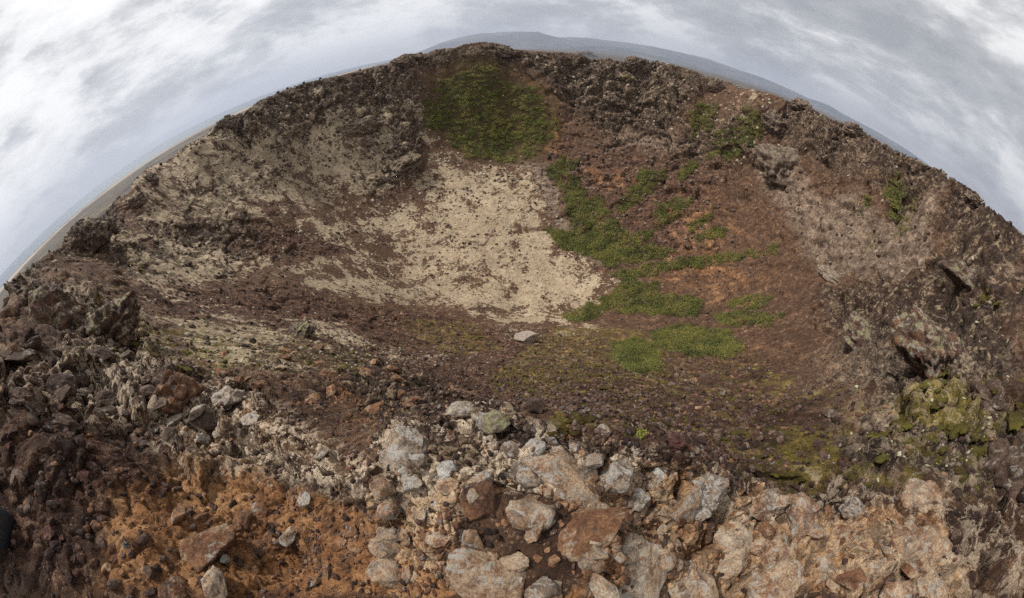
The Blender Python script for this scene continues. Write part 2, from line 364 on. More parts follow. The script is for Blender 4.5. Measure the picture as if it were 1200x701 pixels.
# ---- mesh
def big_mesh(name, V, F, smooth=True):
    me = bpy.data.meshes.new(name)
    nf, k4 = F.shape
    me.vertices.add(len(V)); me.vertices.foreach_set('co', np.ascontiguousarray(V, f32).ravel())
    me.loops.add(F.size); me.loops.foreach_set('vertex_index', np.ascontiguousarray(F, np.int32).ravel())
    me.polygons.add(nf); me.polygons.foreach_set('loop_start', np.arange(0, F.size, k4, dtype=np.int32))
    me.polygons.foreach_set('use_smooth', np.full(nf, smooth))
    me.update(calc_edges=True)
    return me
def link(name, me, mat=None, parent=None):
    o = bpy.data.objects.new(name, me); COL.objects.link(o)
    if mat: me.materials.append(mat)
    if parent: o.parent = parent
    return o
def tag(o, label=None, cat=None, group=None, kind=None):
    for k_, v in (('label', label), ('category', cat), ('group', group), ('kind', kind)):
        if v: o[k_] = v
    return o
ia = np.arange(NA)[:, None]; ir = np.arange(NL-1)[None]
i0 = ia*NL+ir; i1 = ((ia+1) % NA)*NL+ir
F = np.stack([i0, i0+1, i1+1, i1], -1).reshape(-1, 4)[:, ::-1]
centre = len(Pd)
me = big_mesh('ground', Pd, F)
def attr(me, nm, arr):
    a = me.color_attributes.new(nm, 'FLOAT_COLOR', 'POINT'); a.data.foreach_set('color', np.ascontiguousarray(arr, f32).ravel())
zz = np.zeros(len(Pd), f32)
attr(me, 'zoneA', np.stack([c['cream'], c['red'], c['orange'], c['tan']], -1))
attr(me, 'zoneB', np.stack([c['crag'], c['grey'], c['moss'], c['white']], -1))
attr(me, 'zoneC', np.stack([c['humus'], flat(b).astype(f32), flat(beach*b).astype(f32), tint], -1))
say('ground mesh')

ba = me.attributes.new('bed', 'FLOAT', 'POINT'); ba.data.foreach_set('value', bed)

# ------------------------------------------------------------------ materials
class NT:
    def __init__(s, name, world=False):
        if world: s.t = world.node_tree
        else:
            s.m = bpy.data.materials.new(name); s.m.use_nodes = True; s.t = s.m.node_tree
        s.t.nodes.clear()
    def n(s, typ, ins=None, **kw):
        nd = s.t.nodes.new(typ)
        for k_, v in kw.items(): setattr(nd, k_, v)
        for k_, v in (ins or {}).items():
            sk = nd.inputs[k_]
            if hasattr(v, 'is_linked') or isinstance(v, bpy.types.NodeSocket): s.t.links.new(v, sk)
            else: sk.default_value = v
        return nd
    def math(s, op, a, b_=0.0, clamp=False):
        return s.n('ShaderNodeMath', {0: a, 1: b_}, operation=op, use_clamp=clamp).outputs[0]
    def mix(s, f, a, b_, mode='MIX'):
        nd = s.n('ShaderNodeMix', {'Factor': f}, data_type='RGBA', blend_type=mode)
        for sk, v in ((nd.inputs[6], a), (nd.inputs[7], b_)):
            if isinstance(v, bpy.types.NodeSocket): s.t.links.new(v, sk)
            else: sk.default_value = (*v, 1) if len(v) == 3 else v
        return nd.outputs[2]
    def noise(s, vec, scale, detail=6, rough=.6, dist=0.):
        return s.n('ShaderNodeTexNoise', {'Vector': vec, 'Scale': scale, 'Detail': detail, 'Roughness': rough, 'Distortion': dist}).outputs[0]
    def cn(s, v, k=1.7):
        return s.n('ShaderNodeMath', {0: v, 1: k, 2: .5-.5*k}, operation='MULTIPLY_ADD').outputs[0]
    def ramp(s, fac, *stops):
        nd = s.n('ShaderNodeValToRGB', {'Fac': fac}); cr = nd.color_ramp
        while len(cr.elements) < len(stops): cr.elements.new(.5)
        for e, (p_, col) in zip(cr.elements, stops):
            e.position = p_; e.color = (*col, 1) if len(col) == 3 else col
        return nd.outputs[0]
    def step(s, v, lo, hi):
        return s.n('ShaderNodeMapRange', {'Value': v, 'From Min': lo, 'From Max': hi}, interpolation_type='SMOOTHSTEP').outputs[0]
    def sep(s, v):
        return s.n('ShaderNodeSeparateXYZ', {0: v}).outputs
def thresh(N_, mask, noise, soft=.1):
    """patchy edge: mask 0..1 grows through a noise field"""
    v = N_.math('ADD', mask, noise); return N_.step(v, 1.0-soft, 1.0+soft)

def ground_material():
    N_ = NT('volcanic_ground')
    geo = N_.n('ShaderNodeNewGeometry').outputs['Position']
    bd = N_.n('ShaderNodeAttribute', attribute_name='bed').outputs['Fac']
    gx, gy, gz = N_.sep(geo)
    geo = N_.n('ShaderNodeCombineXYZ', {0: gx, 1: gy, 2: N_.math('MULTIPLY', gz, N_.math('MULTIPLY_ADD', bd, 1.3) if False else N_.math('ADD', N_.math('MULTIPLY', bd, 1.3), 1.0))}).outputs[0]
    A1 = N_.n('ShaderNodeVertexColor', layer_name='zoneA'); B1 = N_.n('ShaderNodeVertexColor', layer_name='zoneB'); C1 = N_.n('ShaderNodeVertexColor', layer_name='zoneC')
    cream, red, orange = N_.sep(A1.outputs['Color']); tan = A1.outputs['Alpha']
    crag, grey, moss = N_.sep(B1.outputs['Color']); white = B1.outputs['Alpha']
    hum, plain, bch = N_.sep(C1.outputs['Color']); tint = C1.outputs['Alpha']
    NO = lambda sc, d=8, r=.62, di=.2, k=1.8: N_.cn(N_.noise(geo, sc, d, r, di), k)
    n_l = NO(.085, 9, .62, .4); n_m = NO(.6, 10, .68, .3); n_s = NO(5., 9, .7, .2); n_f = NO(34., 7, .74); n_v = NO(260., 4, .7)
    v1 = N_.n('ShaderNodeTexVoronoi', {'Vector': geo, 'Scale': 2.2, 'Randomness': 1.}).outputs
    v2 = N_.n('ShaderNodeTexVoronoi', {'Vector': geo, 'Scale': 19., 'Randomness': 1.}).outputs
    v3 = N_.n('ShaderNodeTexVoronoi', {'Vector': geo, 'Scale': 80., 'Randomness': 1.}).outputs
    c1 = N_.sep(v1['Color'])[0]; c2 = N_.sep(v2['Color'])[0]; c3 = N_.sep(v3['Color'])[0]; c1b = N_.sep(v1['Color'])[1]; c3b = N_.sep(v3['Color'])[1]
    f_ = lambda a, b, w: N_.mix(w, a, b)
    def amp_sum(*pr):
        v = None
        for nd, g in pr:
            t = N_.math('MULTIPLY', N_.math('SUBTRACT', nd, .5), g); v = t if v is None else N_.math('ADD', v, t)
        return N_.math('ADD', v, .5)
    n_m2 = NO(2.1, 8, .62, .2)
    grain = amp_sum((n_m, .55), (n_m2, .60), (n_s, .45), (n_f, .45))
    gr2 = N_.math('ADD', N_.math('MULTIPLY', grain, .8), N_.math('MULTIPLY', tint, .2))
    base = N_.ramp(gr2, (.2, (.024, .015, .012)), (.42, (.056, .033, .023)), (.6, (.108, .067, .046)), (.8, (.28, .20, .145)))
    redc = N_.ramp(grain, (.20, (.016, .009, .007)), (.42, (.046, .025, .018)), (.6, (.092, .054, .040)), (.8, (.28, .19, .14)))
    oran = N_.ramp(f_(grain, n_l, .25), (.22, (.075, .036, .020)), (.42, (.20, .105, .052)), (.58, (.35, .20, .100)), (.78, (.52, .36, .22)))
    tanc = N_.ramp(gr2, (.18, (.075, .040, .026)), (.34, (.23, .13, .075)), (.46, (.42, .29, .185)), (.62, (.57, .45, .32)), (.82, (.68, .60, .49)))
    crac = N_.ramp(gr2, (.25, (.010, .007, .006)), (.45, (.031, .022, .018)), (.6, (.070, .051, .042)), (.78, (.31, .25, .195)))
    gryc = N_.ramp(gr2, (.22, (.032, .024, .021)), (.42, (.105, .083, .073)), (.6, (.21, .172, .150)), (.78, (.48, .43, .37)))
    crem = N_.ramp(f_(grain, n_l, .3), (.15, (.085, .072, .056)), (.36, (.210, .184, .148)), (.54, (.335, .300, .240)), (.8, (.54, .50, .42)))
    mosc = N_.ramp(grain, (.2, (.035, .030, .012)), (.45, (.085, .072, .022)), (.62, (.165, .145, .035)), (.8, (.32, .28, .08)))
    sel = lambda m, sc, k=.8, soft=.10, d=7, r=.62: N_.step(N_.math('ADD', N_.math('MULTIPLY', m, k), N_.math('ADD', N_.math('MULTIPLY', NO(sc, d, r, .5), .42), N_.math('MULTIPLY', NO(sc*9, d, .7, .5), .38))), .8-soft, .8+soft)
    col = base
    col = N_.mix(sel(red, .32, .75), col, redc)
    col = N_.mix(sel(orange, .3, .54, .14), col, oran)
    col = N_.mix(sel(tan, 2.1, .74), col, N_.mix(N_.step(NO(4.1, 8, .7, .8), .5, .6), N_.mix(N_.step(NO(5.3, 8, .7, .8), .6, .68), tanc, oran), f_(tanc, gryc, .75)))
    col = N_.mix(sel(grey, .45, .80), col, gryc)
    col = N_.mix(sel(crag, .38, .74, .1), col, crac)
    # strewn pale and dark stones
    pale = N_.math('MULTIPLY', N_.step(c3b, .82, .88), N_.step(n_s, .5, .62))
    col = N_.mix(N_.math('MULTIPLY', pale, .5), col, (.33, .26, .21))
    pale1 = N_.math('MULTIPLY', N_.step(c1b, .86, .9), N_.step(n_m, .5, .65))
    col = N_.mix(N_.math('MULTIPLY', pale1, .35), col, (.26, .21, .18))
    dk = N_.math('MULTIPLY', N_.step(c2, .24, .16), .5)
    col = N_.mix(dk, col, (.035, .024, .022))
    # lichen flecks on crag and slab
    fl = N_.math('MULTIPLY', N_.step(NO(1.3, 10, .72, .8, 2.0), .62, .68), N_.math('MAXIMUM', crag, N_.math('MULTIPLY', grey, .5)))
    col = N_.mix(N_.math('MULTIPLY', fl, .75), col, f_((.20, .17, .13), (.52, .46, .34), n_f))
    # pale heath: broken by the ground everywhere, denser on the floor
    st_ = N_.n('ShaderNodeMapping', {'Vector': geo, 'Rotation': (0, 0, .9), 'Scale': (1, .22, 1)}).outputs[0]
    strk = N_.cn(N_.noise(st_, .30, 10, .72, .6), 2.)
    nn_ = N_.math('ADD', N_.math('ADD', N_.math('MULTIPLY', NO(.24, 8, .60, .6, 2.2), .46), N_.math('MULTIPLY', NO(1.5, 10, .70, .3, 2.2), .36)), N_.math('ADD', N_.math('MULTIPLY', strk, .22), N_.math('MULTIPLY', NO(.06, 5, .6), .14)))
    cm = N_.step(N_.math('ADD', N_.math('MULTIPLY', cream, .40), nn_), .875, .935)
    cm = N_.math('MULTIPLY', cm, N_.step(N_.math('ADD', N_.math('MULTIPLY', cream, .25), N_.math('MULTIPLY', NO(3.2, 9, .8), .8)), .36, .50))
    col = N_.mix(cm, col, crem)
    mm = N_.step(N_.math('ADD', N_.math('MULTIPLY', moss, .58), N_.math('MULTIPLY', NO(1.1, 10, .74, .4), .8)), .76, .90)
    col = N_.mix(N_.math('MULTIPLY', mm, .8), col, mosc)
    wl = N_.math('MULTIPLY', N_.step(NO(4.4, 10, .74, 1.2), .50, .55), white)
    col = N_.mix(N_.math('MULTIPLY', wl, .95), col, N_.ramp(n_f, (.2, (.24, .19, .15)), (.5, (.60, .55, .48)), (.8, (.76, .73, .67))))
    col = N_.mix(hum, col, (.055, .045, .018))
    pn = N_.cn(N_.noise(geo, .0022, 9, .70, 1.2), 2.2); pn2 = N_.cn(N_.noise(geo, .014, 7, .7), 2.2)
    pc = N_.ramp(f_(pn, pn2, .4), (.25, (.022, .016, .015)), (.42, (.060, .042, .036)), (.50, (.17, .145, .075)), (.56, (.060, .045, .038)), (.7, (.25, .215, .145)), (.85, (.08, .06, .05)))
    pc = N_.mix(1.0, pc, (.52, .53, .50), 'MULTIPLY')
    col = N_.mix(plain, col, pc)
    col = N_.mix(N_.math('MULTIPLY', bch, N_.step(pn, .3, .5)), col, (.36, .34, .31))
    h = N_.math('ADD', N_.math('MULTIPLY', n_f, .4), N_.math('ADD', N_.math('MULTIPLY', v3['Distance'], -.35), N_.math('MULTIPLY', n_v, .12)))
    col = N_.mix(1.0, col, (1.16, 1.0, .83), 'MULTIPLY')
    bs = N_.n('ShaderNodeBsdfPrincipled', {'Base Color': col, 'Roughness': .92, 'Specular IOR Level': .25})
    b1 = N_.n('ShaderNodeBump', {'Height': h, 'Distance': .016, 'Strength': 1.})
    b2_ = N_.n('ShaderNodeBump', {'Height': N_.math('ADD', n_s, N_.math('MULTIPLY', v2['Distance'], -.6)), 'Distance': .05, 'Strength': .8, 'Normal': b1.outputs[0]})
    b3 = N_.n('ShaderNodeBump', {'Height': N_.math('ADD', NO(1.4, 10, .72), N_.math('MULTIPLY', v1['Distance'], -.3)), 'Distance': .28, 'Strength': .7, 'Normal': b2_.outputs[0]})
    N_.t.links.new(b3.outputs[0], bs.inputs['Normal'])
    N_.n('ShaderNodeOutputMaterial', {'Surface': bs.outputs[0]})
    return N_.m
g_mat = ground_material()
ground = link('ground', me, g_mat); tag(ground, kind='structure')

def rock_material(name, ramp, lichen=(.5, .48, .43), amount=.5, scale=6., moss=0., island=False, mixed=None):
    N_ = NT(name)
    geo = N_.n('ShaderNodeNewGeometry').outputs['Position']
    rnd = N_.n('ShaderNodeNewGeometry').outputs['Random Per Island'] if island else N_.n('ShaderNodeObjectInfo').outputs['Random']
    n1 = N_.cn(N_.noise(geo, scale, 9, .68, .4), 1.7); n2 = N_.cn(N_.noise(geo, scale*7, 8, .74), 1.8); n3 = N_.noise(geo, scale*40, 5, .7)
    f = N_.mix(.5, n1, n2)
    f = N_.math('ADD', f, N_.math('MULTIPLY', N_.math('SUBTRACT', rnd, .5), .42 if island else .16))
    col = N_.ramp(f, *ramp)
    if mixed:
        q1 = N_.noise(geo, scale*.8, 8, .7, .8); q2 = N_.noise(N_.n('ShaderNodeVectorMath', {0: geo, 1: (7, 3, 5)}, operation='ADD').outputs[0], scale*.7, 8, .7, .8)
        col = N_.mix(N_.math('MULTIPLY', N_.step(q1, .52, .57), .8), col, N_.ramp(f, *mixed[0]))
        col = N_.mix(N_.math('MULTIPLY', N_.step(q2, .53, .57), .8), col, N_.ramp(f, *mixed[1]))
        pit = N_.n('ShaderNodeTexVoronoi', {'Vector': geo, 'Scale': scale*14, 'Randomness': 1.}).outputs['Distance']
        col = N_.mix(N_.math('MULTIPLY', N_.step(pit, .22, .10), .55), col, (.03, .02, .017))
    l = N_.step(N_.noise(geo, scale*.9, 10, .78, 1.2), .63-.17*amount, .67-.17*amount)
    col = N_.mix(N_.math('MULTIPLY', l, .85), col, N_.mix(n2, (.2, .18, .15), lichen))
    up = N_.sep(N_.n('ShaderNodeNewGeometry').outputs['Normal'])[2]
    if moss:
        mm = N_.math('MULTIPLY', N_.step(up, .3, .8), N_.step(n1, .58-.2*moss, .64-.2*moss))
        col = N_.mix(mm, col, N_.ramp(n2, (.4, (.16, .14, .07)), (.6, (.32, .30, .17))))
    bs = N_.n('ShaderNodeBsdfPrincipled', {'Base Color': col, 'Roughness': .88, 'Specular IOR Level': .3})
    h = N_.math('ADD', N_.math('MULTIPLY', n2, .7), N_.math('MULTIPLY', n3, .25))
    b1 = N_.n('ShaderNodeBump', {'Height': h, 'Distance': .12/scale, 'Strength': .9})
    b2_ = N_.n('ShaderNodeBump', {'Height': n1, 'Distance': .45/scale, 'Strength': .7, 'Normal': b1.outputs[0]})
    N_.t.links.new(b2_.outputs[0], bs.inputs['Normal'])
    N_.n('ShaderNodeOutputMaterial', {'Surface': bs.outputs[0]})
    return N_.m
R_tan = ((.22, (.085, .046, .030)), (.38, (.22, .125, .070)), (.52, (.38, .26, .165)), (.66, (.52, .41, .29)), (.82, (.62, .54, .44)))
R_rust = ((.22, (.050, .024, .016)), (.42, (.14, .064, .034)), (.58, (.26, .125, .06)), (.75, (.40, .25, .15)))
R_dark = ((.25, (.026, .015, .011)), (.45, (.074, .044, .031)), (.6, (.135, .088, .062)), (.8, (.28, .205, .15)))
R_grey = ((.22, (.07, .048, .036)), (.42, (.165, .120, .088)), (.58, (.29, .225, .170)), (.78, (.46, .39, .31)))
R_white = ((.34, (.30, .27, .23)), (.47, (.52, .48, .43)), (.7, (.74, .71, .66)))
R_red = ((.34, (.04, .018, .015)), (.47, (.09, .036, .028)), (.56, (.15, .065, .048)), (.7, (.2, .1, .08)))
MT = {
 'tan': rock_material('tan_rock', R_tan, (.55, .51, .45), amount=.55, scale=9., mixed=(R_rust, R_grey)), 'rust': rock_material('rust_rock', R_rust, amount=.3, mixed=(R_tan, R_dark)),
 'dark': rock_material('dark_lava', R_dark, (.42, .39, .32), .45), 'grey': rock_material('grey_lava', R_grey, (.64, .60, .54), .8, 9., mixed=(R_tan, R_dark)),
 'white': rock_material('white_crusted_rock', R_white, amount=.3), 'red': rock_material('red_scoria_rock', R_red, amount=.1),
 'mossy': rock_material('mossy_rock', R_grey, (.5, .48, .42), .5, 6., .9),
 'crag': rock_material('spatter_crag', R_dark, (.42, .36, .26), .62, 1.7, .08, mixed=(R_red, R_dark)),
 'cragn': rock_material('brown_spatter_crag', R_dark, (.48, .42, .32), .6, 4., .12, mixed=(R_rust, R_red)),
 'crag2': rock_material('grey_lava_wall', R_grey, (.40, .36, .29), .35, 1.6, .05, mixed=(R_dark, R_dark)),
 'far_stone': rock_material('far_rubble', R_dark, (.40, .35, .27), .5, 1.3, island=True),
 'scoria': rock_material('scoria_stone', ((.25, (.024, .013, .010)), (.45, (.058, .031, .023)), (.6, (.105, .060, .044)), (.85, (.27, .19, .145))), (.4, .36, .3), .35, 9., island=True),
 'rustgrav': rock_material('orange_pebbles', R_rust, (.45, .38, .3), .3, 9., island=True),
}

# ------------------------------------------------------------------ stone shapes
def ico(sub):
    bm = bmesh.new(); bmesh.ops.create_icosphere(bm, subdivisions=sub, radius=1.)
    V = np.array([v.co[:] for v in bm.verts]); Fc = np.array([[v.index for v in f.verts] for f in bm.faces]); bm.free()
    return V, Fc
ICO = {s: ico(s) for s in (1, 2, 3, 4, 5)}
def stone(sub, seed, facets=14, rough=.10, sx=1, sy=1, sz=.7, sharp=1.0):
    rg = np.random.default_rng(seed); V, Fc = ICO[sub]; V = V.copy()
    D_ = rg.normal(size=(facets, 3)); D_ /= np.linalg.norm(D_, axis=1, keepdims=True)
    h = rg.uniform(.55, .95, facets)
    t = (V@D_.T); r = np.where(t > .05, h/np.maximum(t, .05), 9).min(1); r = np.minimum(r, 1.15)
    D2_ = rg.normal(size=(facets*2, 3)); D2_ /= np.linalg.norm(D2_, axis=1, keepdims=True); h2_ = rg.uniform(.72, 1.0, facets*2); t2 = V@D2_.T
    if sub > 2: r = np.minimum(r, np.where(t2 > .05, h2_/np.maximum(t2, .05), 9).min(1))
    r = r*sharp + (1-sharp)*.85
    V = V*r[:, None]
    V *= np.array([sx, sy, sz])
    if rough:
        nrm = V/(np.linalg.norm(V, axis=1, keepdims=True)+1e-9)
        d = fbm(V.astype(f32)+seed % 97, .9, 4 if sub > 3 else 2, seed % 31, .55)
        cr_ = 1-np.abs(perlin(V.astype(f32)*1.6+seed % 53, 5))*3
        V = V + nrm*(d*rough*1.4 - np.clip(cr_, 0, 1)*rough*.7)[:, None]
    return V, Fc
PROTO = {}
def proto(key, sub, seed, **kw):
    if key not in PROTO:
        V, Fc = stone(sub, seed, **kw); m = big_mesh('rock', V, Fc, True)
        PROTO[key] = m
    return PROTO[key]

# final surface sampling
bpy.context.view_layer.update()
dg = bpy.context.evaluated_depsgraph_get()
gev = ground.evaluated_get(dg)
def at(px, py):
    """the spot on the real ground seen at this place of the photo: position, normal"""
    ok, loc, nor, i = gev.ray_cast(Vector((0, 0, 0)), Vector(ray(px, py)))
    if not ok: return None
    if nor.z < 0: nor = -nor
    return loc, nor
def drop(x, y, top=60):
    ok, loc, nor, i = gev.ray_cast(Vector((x, y, top)), Vector((0, 0, -1)))
    return (loc, nor if nor.z > 0 else -nor) if ok else None
_ = at(600, 600); say('raycast ready')

def softn(loc):
    i_ = int(np.abs(azv-(math.atan2(loc.x, loc.y) if math.atan2(loc.x, loc.y) > azv[0] else math.atan2(loc.x, loc.y)+2*math.pi)).argmin())
    j_ = min(NL-1, int(np.searchsorted(NR, math.log(math.hypot(loc.x, loc.y)+1e-6))))
    return Vector(N0[i_, j_].tolist())
def rock(px, py, wpx, mat, label, cat='rock', hw=.6, group=None, seed=None, name='rock', sink=.25, yaw=None, tilt=.2, sub=5, depth=.8, rough=.07, facets=14, key=None, sharp=1.):
    h = at(px, py)
    if h is None: return None
    loc, nor = h; nor = softn(loc)
    w = wpx/FPX*loc.length*.5
    seed = seed or int(px*7+py*13)
    if key is not None: m = proto((key, mat), sub, 900+key*7, rough=rough, facets=facets, sz=.75)
    else: m = big_mesh('rock', *stone(sub, seed, facets=facets, rough=rough, sz=1, sharp=sharp))
    if not m.materials: m.materials.append(MT[mat])
    o = bpy.data.objects.new(name, m); COL.objects.link(o)
    rg = random.Random(seed)
    o.scale = (w, w*depth, w*hw)
    yv = yaw if yaw is not None else math.atan2(-loc.x, loc.y)+rg.uniform(-.4, .4)
    bb = float(bedf(math.atan2(loc.x, loc.y))); hw = hw*(1-.42*bb); tilt = tilt*(1-.6*bb)
    up = Vector((0, 0, 1)).lerp(nor, .6*(1-bb)).normalized()
    qz = up.to_track_quat('Z', 'Y').to_matrix()@Matrix.Rotation(yv, 3, 'Z')@Matrix.Rotation(rg.uniform(-tilt, tilt), 3, 'X')@Matrix.Rotation(rg.uniform(-tilt, tilt), 3, 'Y')
    o.rotation_euler = qz.to_euler()
    o.location = loc + up*(w*hw*(1-2*(sink if group or wpx < 45 else sink+.26))) 
    tag(o, label, cat, group)
    return o

# ---- named rocks of the lip and the slopes
rock(577, 497, 52, 'mossy', 'flat stone capped with pale green moss, jutting over the lip at the centre', hw=.38, sink=.1)
rock(541, 486, 40, 'grey', 'pointed grey stone speckled with white lichen, left of the moss-capped stone', hw=.75)
rock(627, 482, 34, 'dark', 'dark grey knob of lava standing on the lip right of the moss-capped stone', hw=.85)
rock(525, 552, 40, 'white', 'white crusted oblong stone leaning on the grey speckled outcrop', hw=.4, tilt=.5)
rock(478, 530, 84, 'grey', 'large grey outcrop blotched with white lichen, left of the white oblong stone', hw=.5, rough=.13, sub=5)
rock(770, 556, 20, 'white', 'chalk-white flake lying on the grey lip at the right', hw=.4)
rock(779, 552, 7, 'white', 'tiny white pebble beside the chalk-white flake', hw=.6, sub=3)
rock(655, 562, 110, 'tan', 'broad tan slab with a cracked face below the middle of the lip', hw=.32, rough=.08, sub=5, tilt=.08)
rock(742, 672, 112, 'tan', 'largest flat greyish tan slab at the bottom edge, right of centre', hw=.3, sub=5, facets=10, tilt=.1)
rock(575, 682, 92, 'tan', 'flat tan slab at the bottom edge, left of the small split stone', hw=.35, sub=5, facets=9)
rock(636, 690, 40, 'grey', 'small split stone between the two flat slabs at the bottom edge', hw=.55)
rock(690, 620, 95, 'rust', 'rust-stained block above the largest flat slab', hw=.45, rough=.09, sub=5)
rock(810, 690, 80, 'tan', 'tan block right of the largest flat slab at the bottom edge', hw=.5, sub=5)
rock(620, 600, 70, 'tan', 'yellowish tan block under the broad cracked slab', hw=.5, sub=5)
rock(560, 590, 66, 'rust', 'orange-brown wedge-shaped rock under the white oblong stone', hw=.5)
rock(265, 656, 14, 'white', 'bright white angular pebble on the orange soil at lower left', hw=.6, sub=3)
rock(360, 584, 26, 'grey', 'flat bluish grey stone above the orange soil at lower left', hw=.35, seed=31)
rock(342, 629, 28, 'grey', 'rounded pinkish grey stone half sunk in orange soil', hw=.6)
rock(246, 640, 70, 'rust', 'big brown rounded boulder sunk in the orange soil left of the white pebble', hw=.6, sub=5)
rock(256, 690, 44, 'tan', 'pale tan stone at the bottom edge under the brown rounded boulder', hw=.6)
rock(617, 400, 36, 'grey', 'lone pinkish grey boulder on the brown scree below the crater floor', hw=.55, cat='boulder', name='boulder')
rock(204, 462, 66, 'rust', 'lumpy brown lava knob on the left ridge above the orange scree', hw=.8, rough=.25, sub=5)
rock(268, 470, 50, 'grey', 'grey crusted lava lump right of the lumpy brown lava knob', hw=.7, rough=.25, sub=5)
rock(975, 488, 26, 'dark', 'dark flat slab poking from the mossy edge of the right spur', hw=.3, seed=5)
rock(620, 506, 20, 'dark', 'dark round stone on the gravel just behind the lip', hw=.7)
rock(707, 505, 22, 'grey', 'pale flat stone on the gravel in front of the bright green tuft', hw=.45)
rock(790, 520, 34, 'red', 'dark red scoria block behind the right part of the lip', hw=.6, rough=.2)
rock(725, 560, 60, 'grey', 'grey lichen-crusted rock left of the chalk-white flake', hw=.6, rough=.13, sub=5)
rock(830, 575, 70, 'grey', 'rough grey rock with white lichen right of the chalk-white flake', hw=.6, rough=.22, sub=5)
rock(860, 640, 70, 'tan', 'cream-coloured block among brown rubble right of the bottom slabs', hw=.6, rough=.09, sub=5)
rock(905, 690, 80, 'tan', 'pale tan block on the bottom edge below the cream-coloured block', hw=.6, rough=.09, sub=5)
rock(1080, 590, 60, 'tan', 'pinkish tan block topping the rocky rib at lower right', hw=.8, rough=.13, sub=5)
rock(1068, 650, 70, 'tan', 'tall pale rock rib at lower right, under the pinkish tan block', hw=1.1, rough=.22, sub=5)
rock(1030, 690, 60, 'rust', 'brown block left of the tall pale rock rib at the bottom edge', hw=.7, rough=.13, sub=5)
rock(1000, 600, 46, 'grey', 'light grey rock at the top of the rubble slope left of the rib', hw=.6, rough=.2)
rock(940, 600, 54, 'tan', 'tan rock set in rubble between the rough grey rock and the light grey rock', hw=.6, rough=.2)
rock(1160, 470, 50, 'dark', 'black knobbly lava lump in the moss at the right edge', hw=.9, rough=.28, sub=5)
rock(1180, 560, 74, 'dark', 'big dark lava block at the right edge below the mossy shelf', hw=.9, rough=.28, sub=5)

# ---- the lip: angular rock rubble, individually placed
LIP = [
 ('tan', 78, 'angular tan rock in the rubble along the bottom of the picture', 'tan rocks of the lip rubble', [(440,560),(960,590),(1100,620),(1120,700),(430,700)], (18, 58)),
 ('rust', 60, 'rust-brown rock in the rubble along the bottom of the picture', 'rust-brown rocks of the lip rubble', [(200,560),(440,590),(1000,600),(1100,700),(120,700)], (12, 42)),
 ('grey', 50, 'grey stone with white lichen crust on the lichened crest', 'grey lichened rocks of the crest', [(170,510),(260,450),(450,540),(560,490),(800,530),(1000,590),(960,620),(780,590),(600,590),(440,600),(300,570)], (12, 44)),
 ('dark', 44, 'dark jagged lava piece on the left ridge', 'dark lava pieces of the left ridge', [(10,400),(100,400),(250,450),(320,540),(200,530),(20,500)], (14, 46)),
 ('red', 30, 'small red-brown scoria lump on the steep bank at the left edge', 'scoria lumps of the left bank', [(0,440),(100,480),(190,560),(120,700),(0,700)], (6, 20)),
]
def inpoly(x, y, poly):
    r = False
    for i in range(len(poly)):
        x1, y1 = poly[i]; x2, y2 = poly[i-1]
        if (y1 > y) != (y2 > y) and x < (x2-x1)*(y-y1)/(y2-y1)+x1: r = not r
    return r
def randin(poly, rg):
    xs = [p[0] for p in poly]; ys = [p[1] for p in poly]
    while True:
        x, y = rg.uniform(min(xs), max(xs)), rg.uniform(min(ys), max(ys))
        if inpoly(x, y, poly): return x, y
rgi = random.Random(21); kk = 0
LIP += [('rust', 26, 'brown lava knob on the red-brown slope left of the lip outcrop', 'brown knobs of the left slope', [(220,420),(330,400),(430,410),(540,455),(500,480),(420,490),(300,460)], (12, 34)),
 ('dark', 22, 'small dark stone on the scree between the lip and the green mats', 'dark stones of the near scree', [(560,410),(700,440),(860,430),(960,470),(880,490),(700,475),(560,460)], (6, 16))]
for mat, cnt, lab, grp, poly, (s0, s1) in LIP:
    for i in range(cnt):
        x, y = randin(poly, rgi); s_ = s0+(s1-s0)*rgi.random()**2
        rock(x, y, s_, mat, lab, hw=rgi.uniform(.35, .7), group=grp, seed=1000+kk, sink=rgi.uniform(.40, .56), tilt=.6, depth=rgi.uniform(.6, 1), key=kk % 9, rough=.07, facets=11, sub=5)
        kk += 1
say('rocks %d' % kk)

# ------------------------------------------------------------------ crags standing on the rim and walls
def crag(px, py, wpx, hpx, label, mat='crag', seed=0, sub=5, lean=0., depth=.8, cat='lava crag', group=None):
    h = at(px, py)
    if h is None: return None
    loc, nor = h; dist = loc.length
    w, hh = wpx/FPX*dist*.5, hpx/FPX*dist*.5
    rg = np.random.default_rng(seed+int(px*3+py))
    V, Fc = ICO[6] if 6 in ICO else ICO[5]
    V = V.copy()
    D_ = rg.normal(size=(16, 3)); D_ /= np.linalg.norm(D_, axis=1, keepdims=True); hp = rg.uniform(.6, .95, 16)
    t = V@D_.T; r = np.minimum(np.where(t > .05, hp/np.maximum(t, .05), 9).min(1), 1.1)
    V = V*r[:, None]
    base = 1+.25*np.clip(-V[:, 2:3], 0, 1); V[:, :2] *= base
    W = V.astype(f32)+rg.uniform(0, 50)
    nrm = V/(np.linalg.norm(V, axis=1, keepdims=True)+1e-9)
    d = .30*fbm(W, .8, 5, 11, .6) - .16*np.clip(1-np.abs(perlin(W*1.7, 5))*3.5, 0, 1) + .12*(1-np.abs(perlin(W*3.4, 9))*2) - .05
    V = V + nrm*d[:, None]
    V[:, 0] *= w; V[:, 1] *= w*depth; V[:, 2] *= hh
    V[:, 0] += lean*V[:, 2]
    m = big_mesh('crag', V, Fc, True)
    o = link('lava_crag', m, MT[mat])
    o.rotation_euler = (0, 0, math.atan2(-loc.x, loc.y)+rg.uniform(-.2, .2)); o.location = loc + Vector((0, 0, hh*.25))
    tag(o, label, cat, group); return o
